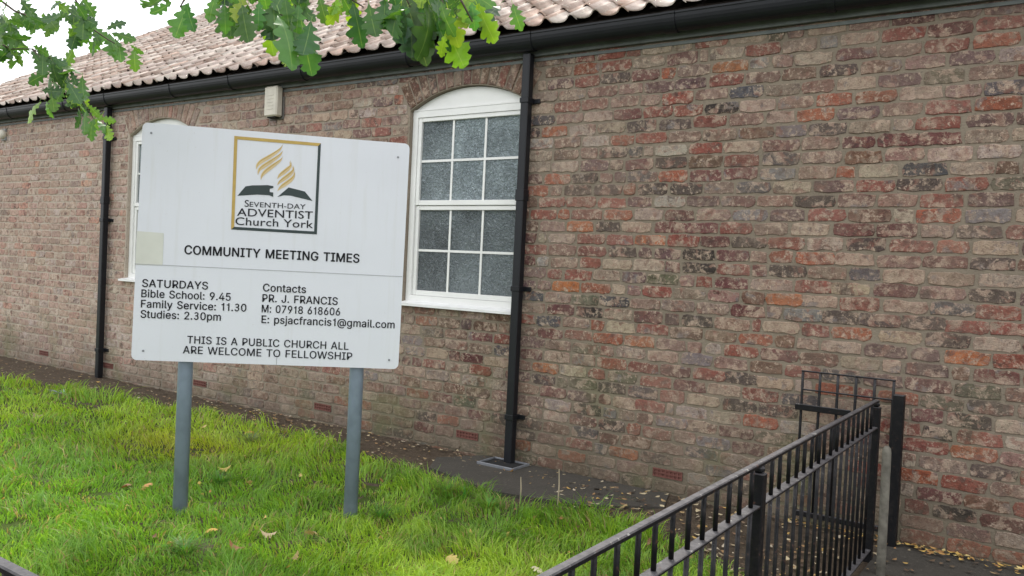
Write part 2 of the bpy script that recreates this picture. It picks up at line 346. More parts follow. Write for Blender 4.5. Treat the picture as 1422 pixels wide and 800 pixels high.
def brick_variant(Lx, Hz):
    """worn brick: irregular front face standing 6 mm proud of the joints, rounded rim"""
    nx = 5 if Lx > .15 else 3
    top = [(-Lx/2+Lx*i/nx, Hz/2) for i in range(nx)]; rt = [(Lx/2, Hz/2), (Lx/2, 0)]
    bot = [(Lx/2-Lx*i/nx, -Hz/2) for i in range(nx)]; lf = [(-Lx/2, -Hz/2), (-Lx/2, 0)]
    ring = top + rt + bot + lf; n = len(ring); v = []; a = .005
    outr = []
    for x, z in ring:
        cx = abs(abs(x)-Lx/2) < 1e-6 and abs(abs(z)-Hz/2) < 1e-6
        k = .005 if cx else 0
        outr.append((x - math.copysign(k, x) + random.gauss(0, a*.8), z - math.copysign(k, z)*(1 if z else 0) + random.gauss(0, a*.7)))
    for x, z in outr: v.append((x, .004, z))
    for x, z in outr: v.append((x*(1-.003/Lx), -.0025, z*(1-.003/Hz)))
    for x, z in outr: v.append((x*(1-.009/Lx), -.005+random.gauss(0, .0006), z*(1-.008/Hz)))
    v.append((0, -.005+random.gauss(0, .0008), 0))
    f = []
    for i in range(n):
        j = (i+1) % n
        f += [(i, j, n+j, n+i), (n+i, n+j, 2*n+j, 2*n+i), (2*n+i, 2*n+j, 3*n)]
    return v, f
SL, HL, BH, G = .215, .102, .0725, .0818
VS = [brick_variant(SL, BH) for _ in range(10)]; VH = [brick_variant(HL, BH) for _ in range(8)]
def vmesh(v, f, nm, mat):
    b = MB(); b.add(v, f); return b.mesh(nm, mat, False)
MS = [vmesh(v, f, 'brick', BRICK_O) for v, f in VS]; MH = [vmesh(v, f, 'brick', BRICK_O) for v, f in VH]

AIR = [(-8.513, .09), (-6.9, .09), (-5.2, .095), (-3.66, .115), (-2.066, .11), (-9.875, .09)]
bricks = []     # x, z, len, rot, color
def free(x0, x1, z):
    """subintervals of x0..x1 free of windows / arches at height z"""
    iv = [(x0, x1)]
    for a, c in WIN:
        if z < SILL-.01 or z > SP + RISE + ARC_T: continue
        xc = (a+c)/2
        if z < SP-.01: lo, hi = a-.004, c+.004
        else:
            zc = SP+RISE-RAD; ro = RAD+ARC_T+.012
            h1 = (z-zc)*math.tan(HA)+.012; 
            h2 = math.sqrt(max(0, ro*ro-(z-zc)**2)); h = min(h1, h2) if z-zc > ro*math.cos(HA) else h1
            lo, hi = xc-h, xc+h
        iv = [q for p in iv for q in ((p[0], min(p[1], lo)), (max(p[0], hi), p[1])) if q[1]-q[0] > .03]
    return iv
for k in range(-2, 36):
    zr = .0442 + k*G
    if zr > WT-.02: break
    header_row = k in (10, 25)
    for (xa, xb) in free(XL, XR, zr):
        blocks = [(ax-SL/2, ax+SL/2, c) for ax, c in sorted(ANCH.get(k, [])) if ax-SL/2 > xa and ax+SL/2 < xb]
        for ax, az in AIR:
            if abs(az-zr) < G/2 and xa < ax-.115 and ax+.115 < xb: blocks.append((ax-.118, ax+.118, None))
        blocks.sort(); x = xa + (random.uniform(.0, .02))
        first = True
        for bl in blocks + [(xb, xb, 'end')]:
            while bl[0]-x > .05:
                rem = bl[0]-x-.009
                ln = HL if (random.random() < .10) else SL*random.uniform(.93, 1.05)
                if first: ln *= random.choice((.55, 1)); first = False
                if rem-ln < .06: ln = rem if rem < .25 else rem/2-.005
                ln = min(ln, rem)
                if ln > .03: bricks.append([x+ln/2, zr, ln, 0, pick(x)])
                x += ln+.0095
            if bl[2] not in (None, 'end'): bricks.append([(bl[0]+bl[1])/2, zr, bl[1]-bl[0], 1, bl[2]])
            x = max(x, bl[1]+.009)
def proj(p):
    v = Vector(p)-CAM; z = v.dot(dd)
    if z < .1: return None
    return CX+F*v.dot(rr)/z, CY-F*v.dot(uu)/z, z
for b_ in bricks:
    q = proj((b_[0], 0, b_[1])); inside = q and -20 < q[0] < 1442 and -20 < q[1] < 820
    vis = 0
    if inside:
        a = proj((b_[0]-b_[2]/2, 0, b_[1])); c = proj((b_[0]+b_[2]/2, 0, b_[1])); vis = (c[0]-a[0])*F*BH/q[2]
    col_ = PAL[b_[4]]
    if b_[3]: cc = tuple(v*random.uniform(.88, 1.0) for v in col_)
    else: cc = jit(col_, b_[0])
    b_.append(vis); b_.append(cc)
order = sorted(range(len(bricks)), key=lambda i: -bricks[i][5])
top300 = set(order[:300])
FV = []; FF = []; FC = []; nv = 0
for i, (x, z, ln, anc, cn, vis, cc) in enumerate(bricks):
    st = ln > .155; VV = VS if st else VH; j = random.randrange(len(VV)); base = SL if st else HL
    sx = ln/base*random.choice((1, 1)); sz = random.uniform(.95, 1.06); rot = random.gauss(0, .008); dz = random.gauss(0, .002); dy = random.gauss(0, .0012)
    if i in top300:
        o = link('brick', (MS if st else MH)[j], wall, (x, dy, z+dz), (0, rot, 0), cc); o.scale = (sx, 1, sz)
    else:
        v, f = VV[j]; A = np.array(v); 
        X = A[:, 0]*sx; Z = A[:, 2]*sz; A2 = np.stack([x + X*math.cos(rot)+Z*math.sin(rot), A[:, 1]+dy, z+dz + Z*math.cos(rot)-X*math.sin(rot)], 1)
        FV.append(A2); FF += [tuple(q+nv for q in ff) for ff in f]; FC += [(*cc, 1)]*len(v); nv += len(v)
def attr_mesh(name, V, Fc, C, mat, parent=None, smooth=True, **k):
    me = bpy.data.meshes.new(name); me.from_pydata(V.tolist() if hasattr(V, 'tolist') else V, [], Fc); me.materials.append(mat)
    at = me.color_attributes.new('col', 'FLOAT_COLOR', 'POINT'); at.data.foreach_set('color', np.array(C, dtype=np.float32).ravel())
    if smooth: me.polygons.foreach_set('use_smooth', [True]*len(me.polygons))
    me.update(); return tag(link(name, me, parent), **k)
attr_mesh('brickwork', np.concatenate(FV), FF, FC, BRICK_A, wall, False, kind='stuff')

# arch bricks
for a, c in WIN:
    xc = (a+c)/2; zc = SP+RISE-RAD; nb = 15
    for i in range(nb):
        an = -HA + 2*HA*(i+.5)/nb; wv = 2*HA*(RAD+.02)/nb-.012; rm = RAD+.006+ARC_T/2
        b = MB(); h = ARC_T/2; w0 = (wv/2)*(RAD/(RAD+.02)); w1 = (wv/2)*((RAD+ARC_T)/(RAD+.02))
        jt = lambda s=.002: random.gauss(0, s)
        prof = [(-w0+jt(), -h), (w0+jt(), -h), (w1+jt(), h+jt()), (-w1+jt(), h+jt())]
        vs = [(x, .005, z) for x, z in prof] + [(x*.97, -.003, z*.99) for x, z in prof] + [(x*.8, -.008+jt(.001), z*.95) for x, z in prof]
        fs = [(i_, (i_+1) % 4, (i_+1) % 4+4, i_+4) for i_ in range(4)] + [(i_+4, (i_+1) % 4+4, (i_+1) % 4+8, i_+8) for i_ in range(4)] + [(8, 9, 10, 11)]
        # soffit face so the brick turns under the arch
        b.add(vs, fs); b.box(-w0*.97, w0*.97, .006, .1, -h-.002, -h+.03)
        o = link('arch_brick', b.mesh('arch_brick', BRICK_O), wall, (xc+rm*math.sin(an), 0, zc+rm*math.cos(an)), (0, an, 0),
                 jit(PAL[random.choice(['red', 'brown', 'brown', 'pink', 'darkred', 'dark', 'tan', 'purple', 'brown'])], xc))

# air bricks
for ax, az in AIR:
    b = MB(); az2 = .0442+round((az-.0442)/G)*G
    w2, h2 = .100, .027
    b.box(-w2, w2, -.0005, .006, -h2, h2)
    for z in (-h2, -.004, h2-.008): b.box(-w2, w2, -.008, .001, z, z+.008)
    for i in range(8): x = -w2+(2*w2-.008)*i/7; b.box(x, x+.008, -.0065, .001, -h2+.002, h2-.002)
    o = link('air_brick', b.mesh('air_brick', TERRA), wall, (ax, 0, az2))
    b = MB().box(-w2+.006, w2-.006, -.001, .0005, -h2+.006, h2-.006); link('grille_opening', b.mesh('grille_opening', DARK), None).location = (0, 0, 0)
    g_ = bpy.data.objects[-1] if False else None
for o in [o for o in list(col.objects) if o.name.startswith('grille_opening')]: bpy.data.objects.remove(o)

# ---- windows
def window(a, c):
    xc = (a+c)/2; y0 = .035; fw = .055; z0 = SILL+.02
    b = MB(); b.box(a+.004, a+fw, y0, y0+.07, z0, SP-.05); b.box(c-fw, c-.004, y0, y0+.07, z0, SP-.05)
    b.box(a+fw, c-fw, y0, y0+.07, z0, z0+.05); b.box(a+.004, c-.004, y0-.001, y0+.07, SP-.05, SP)
    win = b.build('window', UPVC, church)
    # arched head panel
    poly = [(c-.004, SP+.001), (a+.004, SP+.001)] + [(x, z-.004) for x, z in arc_pts(xc, RAD)][1:-1]
    fix_normals(MB().prism(poly, y0+.008, y0+.06).build('arched_head', UPVC, win))
    MB().prism([(c-.01, SP+.001), (a+.01, SP+.001), (a+.01, SP+.012), (c-.01, SP+.012)], y0-.004, y0+.01).build('head_trim', UPVC, win)
    # sill
    b = MB(); b.extr([(-.055, SILL-.012), (-.055, SILL+.006), (y0+.01, SILL+.026), (.12, SILL+.026), (.12, SILL-.012)], a-.03, c+.03)
    fix_normals(b.build('sill', SILLM, win))
    zi0, zi1 = z0+.05, SP-.05; zm = (zi0+zi1)/2+.008; xi0, xi1 = a+fw, c-fw
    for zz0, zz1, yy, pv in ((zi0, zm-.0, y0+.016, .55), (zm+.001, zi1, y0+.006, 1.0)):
        s = .034
        b = MB(); b.box(xi0+.001, xi0+s, yy, yy+.04, zz0+.001, zz1-.001, .003); b.box(xi1-s, xi1-.001, yy, yy+.04, zz0+.001, zz1-.001, .003)
        b.box(xi0+s, xi1-s, yy+.001, yy+.04, zz0+.001, zz0+s+.006, .003); b.box(xi0+s, xi1-s, yy+.001, yy+.04, zz1-s, zz1-.001, .003)
        b.build('sash', UPVC, win)
        gx0, gx1, gz0, gz1 = xi0+s, xi1-s, zz0+s+.006, zz1-s
        zmid = (gz0+gz1)/2; xs_ = [gx0+(gx1-gx0)*i/3 for i in range(4)]; bw = .009; yp = yy+.02
        for x in xs_[1:3]: MB().box(x-bw, x+bw, yp-.006, yp-.001, gz0, gz1).build('glazing_bar', UPVC, win)
        MB().box(gx0, gx1, yp-.007, yp-.0015, zmid-bw, zmid+bw).build('glazing_bar', UPVC, win)
        for i in range(3):
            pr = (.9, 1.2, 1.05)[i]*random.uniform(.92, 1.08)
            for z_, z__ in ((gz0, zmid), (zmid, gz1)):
                MB().box(xs_[i]+.001, xs_[i+1]-.001, yp, yp+.006, z_+.001, z__-.001).build('pane', GLASS, win).color = (*[pv*pr*q_ for q_ in (.96, 1.02, 1.05)], 1)  # sky reflection put into pane colour: upper panes lighter, middle column lightest
    # near-black sheet standing in for the unlit room behind the glass
    MB().box(a, c, .31, .33, SILL, SP+RISE).build('dark_room_sheet', DARK, win)
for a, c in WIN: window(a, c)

# ---- roof
ES, EZ = -.135, 3.03
CO, SI = math.cos(PIT), math.sin(PIT)
def slope(x, s, h): return (x, ES+s*CO-h*SI, EZ+s*SI+h*CO)
RL = 7.15
deck = MB(); deck.add([slope(XL-.03, .06, -.03), slope(XR+.1, .06, -.03), slope(XR+.1, RL, -.03), slope(XL-.03, RL, -.03),
    slope(XL-.03, .06, -.07), slope(XR+.1, .06, -.07), slope(XR+.1, RL, -.07), slope(XL-.03, RL, -.07)],
    [(0, 1, 2, 3), (7, 6, 5, 4), (0, 4, 5, 1), (0, 3, 7, 4), (1, 5, 6, 2)])
ridge_y, ridge_z = slope(0, RL, 0)[1:]
deck.add([(XL-.03, ridge_y, ridge_z-.05), (XR+.1, ridge_y, ridge_z-.05), (XR+.1, BACK+.3, 2.95), (XL-.03, BACK+.3, 2.95)], [(0, 1, 2, 3)])
roof = deck.build('roof', simple('roof_felt', (.05, .035, .03), .9), church)
TW, TG, TLn = .19, .24, .30
def tile_variant():
    # cross section: shallow trough on the left rising into a narrow roll on the right
    px = [0, .02, .05, .085, .115, .135, .15, .165, .18, .195, .21]
    pz = [.028, .010, .003, .000, .004, .016, .034, .042, .036, .018, .004]
    n = len(px); v = []; f = []
    wob = random.uniform(-.003, .003)
    for k, (s, lift) in enumerate(((0, .020), (TLn*.5, .010), (TLn, 0))):
        for i in range(n): v.append((px[i], s+random.gauss(0, .0006)+wob*(1-k/2), pz[i]+lift))
    for i in range(n): v.append((px[i], 0, pz[i]+.020-.011))
    for k in range(2): f += [(k*n+i, k*n+i+1, (k+1)*n+i+1, (k+1)*n+i) for i in range(n-1)]
    f += [(3*n+i, 3*n+i+1, i+1, i) for i in range(n-1)]
    f += [(3*n+n-1, 3*n, n*0+0, n-1)] if False else []
    return v, f
TV = [tile_variant() for _ in range(6)]
def tile_m(v, f):
    b = MB(); b.add([(x, s*CO-h*SI, s*SI+h*CO) for x, s, h in v], f); return b.mesh('tile', TILE_O, True)
TM = [tile_m(v, f) for v, f in TV]
tiles = []
ncol = int((XR+.15-(XL-.06))/TW); nrow = int(RL/TG)
for r_ in range(nrow):
    for c_ in range(ncol):
        x = XL-.06+c_*TW; s = r_*TG
        p = slope(x+TW/2, s+.1, 0); q = proj(p); vis = 0
        if q and -10 < q[0] < 1432 and -15 < q[1] < 810: vis = 1/q[2]**2
        tiles.append((x+random.gauss(0, .004), s+random.gauss(0, .006), random.gauss(0, .0028), vis))
TP = [(.42, .345, .305), (.34, .265, .225), (.46, .39, .34), (.42, .355, .32), (.30, .23, .19), (.50, .44, .39), (.40, .29, .235), (.26, .19, .155)]
order = sorted(range(len(tiles)), key=lambda i: -tiles[i][3])[:300]; t300 = set(order)
FV = []; FF = []; FC = []; nv = 0
for i, (x, s, h, vis) in enumerate(tiles):
    c = random.choice(TP); f_ = random.uniform(.82, 1.18); c = tuple(min(.6, q*f_) for q in c); j = random.randrange(6)
    if i in t300: link('tile', TM[j], roof, slope(x, s, h), (random.gauss(0, .004), random.gauss(0, .006), 0), c)
    else:
        v, f = TV[j]; A = np.array(v); X = A[:, 0]+x; S = A[:, 1]+s; H = A[:, 2]+h
        FV.append(np.stack([X, ES+S*CO-H*SI, EZ+S*SI+H*CO], 1)); FF += [tuple(q+nv for q in ff) for ff in f]; FC += [(*c, 1)]*len(v); nv += len(v)
attr_mesh('tiling', np.concatenate(FV), FF, FC, TILE_A, roof, kind='stuff')
# verge mortar, ridge
b = MB(); vg = [slope(XL-.06, s, .0) for s in np.linspace(0, RL, 30)]
for i in range(29): b.add([vg[i], vg[i+1], tuple(np.array(vg[i+1])+(0, .02, -.09)), tuple(np.array(vg[i])+(0, .02, -.09))], [(0, 1, 2, 3)])
b.build('verge', CONC, roof)
b = MB(); b.extr([(ridge_y-.13, ridge_z-.03), (ridge_y-.08, ridge_z+.06), (ridge_y, ridge_z+.1), (ridge_y+.08, ridge_z+.06), (ridge_y+.13, ridge_z-.03)], XL-.06, XR+.1, False)
b.build('ridge', simple('ridge_clay', (.30, .15, .11), .8), roof)

# ---- fascia, gutter, downpipes
MB().box(XL-.03, XR+.1, -.034, -.012, 2.862, 2.975).build('fascia', FASC, church)
MB().box(XL, XR, -.012, .29, WT-.07, WT-.05).build('soffit', FASC, church)
GY, GZ, GR = -.100, 2.99, .064
prof = [(GY+GR*math.cos(a), GZ-.012-1.45*GR*math.sin(a)) for a in np.linspace(math.pi, 0, 15)]
prof = [(GY-GR-.004, GZ+.004), (GY-GR-.004, GZ-.008)] + prof + [(GY+GR, GZ)]
inner = [(GY+(y-GY)*.93, z+.005) for y, z in prof[::-1]]
gut = fix_normals(MB().extr(prof+inner[1:-1], XL-.1, XR+.1).build('gutter', BLACKP, church, smooth=False))
def gutter_joint(x, wd=.035, sc=1.0):
    b = MB(); pf = [(GY+(y-GY)*1.07, GZ+(z-GZ)*1.07) for y, z in prof]; pi = [(GY+(y-GY)*1.0, GZ+(z-GZ)*.99) for y, z in prof[::-1]]
    b.extr(pf+pi, x-wd, x+wd); fix_normals(b.build('gutter_joint', BLACKP, gut))
for x in (-12.9, -11.8, -10.66, -9.36, -7.38, -6.46, -5.51, -4.32, -2.15, -1.2, -.2, .8, 1.8): gutter_joint(x, .022 if x in (-9.36, -6.46, -4.32, -1.2) else .04)
for x in (-8.575, -3.235): gutter_joint(x, .075)
def downpipe(x, clips, shoe):
    w_ = .031; yc = -.062
    root = MB().box(x-w_, x+w_, yc-w_, yc+w_, -.0 if shoe else -.01, 2.875, .006).build('downpipe', BLACKP, church)
    for z in clips:
        MB().box(x-w_-.005, x+w_+.005, yc-w_-.005, -.004, z-.018, z+.018, .003).build('pipe_clip', BLACKP, root)
        MB().box(x+w_+.005, x+w_+.05, -.022, -.004, z-.016, z+.016, .003).build('clip_lug', BLACKP, root)
    for z in (1.9,): MB().box(x-w_-.004, x+w_+.004, yc-w_-.004, yc+w_+.004, z-.05, z+.03, .003).build('pipe_socket', BLACKP, root)
downpipe(-8.58, (2.55, 1.68, .29), False); downpipe(-3.235, (2.55, 1.235, .33), True)

# pale alarm box under the eave
ab = empty('alarm_box', (-5.93, 0, 2.59), label='cream oblong plastic box fixed high on the brick wall just below the gutter', cat='alarm box')
MB().box(-.085, .085, -.09, -.018, .02, .285, .012).build('cover', CREAMP, ab)
MB().box(-.095, .095, -.018, -.002, .0, .20, .004).build('back_plate', simple('box_back', (.12, .11, .10), .6), ab)
MB().box(-.05, .05, -.078, -.03, .008, .021, .003).build('lens', DARK, ab)
for i in range(5): MB().box(-.04, .04, -.0925, -.089, .08+i*.03, .088+i*.03).build('grille_slot', CREAMP, ab)
# small pale lamp at the far left edge
bl = empty('wall_lamp', (-10.99, 0, 2.70), label='small round pale fitting on the brick wall at the left edge below the gutter', cat='wall lamp')
b = MB(); b.tube([(0, -.0, .02), (0, -.05, .02), (0, -.07, .02)], [.06, .06, .035], 14); b.build('globe', CREAMP, bl, True)
MB().box(-.05, .05, -.028, -.001, -.055, .09, .004).build('base_plate', simple('grey_base', (.3, .3, .3), .6), bl)

# drain at the pipe foot
dr = empty('drain', (-3.235, -.13, 0), label='square grey framed drain opening at the foot of the nearer black downpipe', cat='drain')
b = MB(); w_ = .15
b.box(-w_, w_, -w_+.033, -w_+.045, -.02, .022, .003); b.box(-w_, w_, w_-.055, w_-.043, -.02, .018, .003)
b.box(-w_, -w_+.012, -w_+.046, w_-.056, -.02, .02, .003); b.box(w_-.012, w_, -w_+.046, w_-.056, -.02, .02, .003)
b.build('frame', ZINC, dr); MB().box(-w_+.0125, w_-.0125, -w_+.046, w_-.056, -.02, .008).build('gully', DARK, dr)

# ------------------------------------------------------------------ sign
SA = R(39.5); SO = Vector((-4.067, -2.42, 0)); BZ = .802
sign = empty('church_sign', SO, SA, label='white church notice board on two round blue-grey posts in the grass', cat='sign')
def bl_(u, v, y): return (u, -y, v+BZ)          # board local coordinates, y = towards the viewer
# board with rounded corners
cor = [(0, 0), (1.391, .002), (1.399, 1.216), (.014, 1.243)]; r_ = .028; poly = []
for i, (u, v) in enumerate(cor):
    su, sv = (1, -1)[i in (1, 2)], (1, -1)[i in (2, 3)]; cu, cv = u+su*r_, v+sv*r_; a0 = math.pi+i*math.pi/2
    for k in range(7): a = a0+k*math.pi/12; poly.append((cu+r_*math.cos(a), cv+r_*math.sin(a)))
n = len(poly); b = MB()
b.add([bl_(u, v, 0) for u, v in poly]+[bl_(u, v, -.006) for u, v in poly], [tuple(range(n)), tuple(range(2*n-1, n-1, -1))]+[(i, i+n, (i+1) % n+n, (i+1) % n) for i in range(n)])
board = fix_normals(b.build('board', BOARD, sign))
for u in (.262, 1.165):
    p = MB(); p.tube([(u, .055, -.35), (u, .055, BZ+1.16)], .038, 20); fix_normals(p.build('post', POSTM, sign, True))
for v in (.25, .95):
    MB().box(.03, 1.36, .006, .019, BZ+v-.02, BZ+v+.02).build('rail', ZINC, sign)
def flat(polys, name, mat, h, parent=None):
    b = MB()
    for q in polys: b.add([bl_(u, v, h) for u, v in q], [tuple(range(len(q)))])
    return b.build(name, mat, parent or board)
def tcol(o): return o
# film patches and seam
flat([[(.004, .50), (.142, .502), (.142, .672), (.006, .676)]], 'yellowed_patch', YELLOWED, .0012)
flat([[(.002, .503), (1.392, .501), (1.392, .504), (.002, .506)]], 'panel_seam_shadow', SEAM_SHADOW, .0024)
flat([[(.745, .062), (.748, .062), (.748, .0), (.745, .0)]], 'panel_seam_shadow', SEAM_SHADOW, .0014)
# logo frame : gold top and left, black right and bottom, mitred
o_, i_ = [(.484, .709), (.930, .706), (.931, 1.190), (.482, 1.201)], [(.500, .724), (.915, .721), (.917, 1.174), (.499, 1.184)]
flat([[o_[0], i_[0], i_[3], o_[3]][::-1], [o_[3], i_[3], i_[2], o_[2]][::-1]], 'logo_frame_gold', GOLD, .0018)
flat([[o_[1], o_[2], i_[2], i_[1]], [o_[0], o_[1], i_[1], i_[0]]], 'logo_frame_black', BOOKM, .0018)
def band(pts, wd, h):
    P = [Vector(p) for p in pts]; Lf, Rt = [], []
    # smooth by Catmull-Rom
    Q, Wd = [], []
    for i in range(len(P)-1):
        p0, p1, p2, p3 = P[max(i-1, 0)], P[i], P[i+1], P[min(i+2, len(P)-1)]
        for k in range(5):
            t = k/5; Q.append(.5*((2*p1)+(-p0+p2)*t+(2*p0-5*p1+4*p2-p3)*t*t+(-p0+3*p1-3*p2+p3)*t**3)); Wd.append(wd[i]*(1-t)+wd[i+1]*t)
    Q.append(P[-1]); Wd.append(wd[-1]); b = []
    for i, q in enumerate(Q):
        t = (Q[min(i+1, len(Q)-1)]-Q[max(i-1, 0)]).normalized(); nn = Vector((-t.y, t.x))*max(Wd[i], .0006)/2
        Lf.append(tuple(q+nn)); Rt.append(tuple(q-nn))
    return [[Lf[i], Lf[i+1], Rt[i+1], Rt[i]] for i in range(len(Q)-1)]
FL = [[(.733, 1.168), (.715, 1.14), (.67, 1.105), (.625, 1.075), (.606, 1.053), (.602, 1.032)], [(.734, 1.135), (.718, 1.112), (.672, 1.075), (.635, 1.048), (.616, 1.028), (.611, 1.003)],
      [(.734, 1.102), (.72, 1.083), (.68, 1.050), (.65, 1.024), (.633, 1.002), (.627, .978)],
      [(.772, 1.084), (.778, 1.062), (.765, 1.045), (.74, 1.022), (.722, 1.005), (.712, .988)], [(.788, 1.058), (.792, 1.038), (.775, 1.016), (.745, .99), (.725, .972), (.713, .955)],
      [(.798, 1.030), (.797, 1.008), (.78, .985), (.75, .96), (.73, .943), (.715, .924)]]
for ft in FL:
    flat(band(ft, (0, .013, .021, .021, .014, 0), 0), 'flame', GOLDL, .0014)
    flat(band([(u+.003, v+.007) for u, v in ft], (0, .004, .006, .006, .004, 0), 0), 'flame_edge', GOLD, .0019)
flat([[(.51, .888), (.61, .90), (.673, .90), (.695, .892), (.694, .916), (.676, .917), (.675, .934), (.694, .940), (.694, .949), (.664, .953), (.584, .947), (.55, .94)],
      [(.716, .893), (.75, .904), (.785, .904), (.90, .882), (.858, .93), (.773, .947)]], 'open_book', BOOKM, .0016)
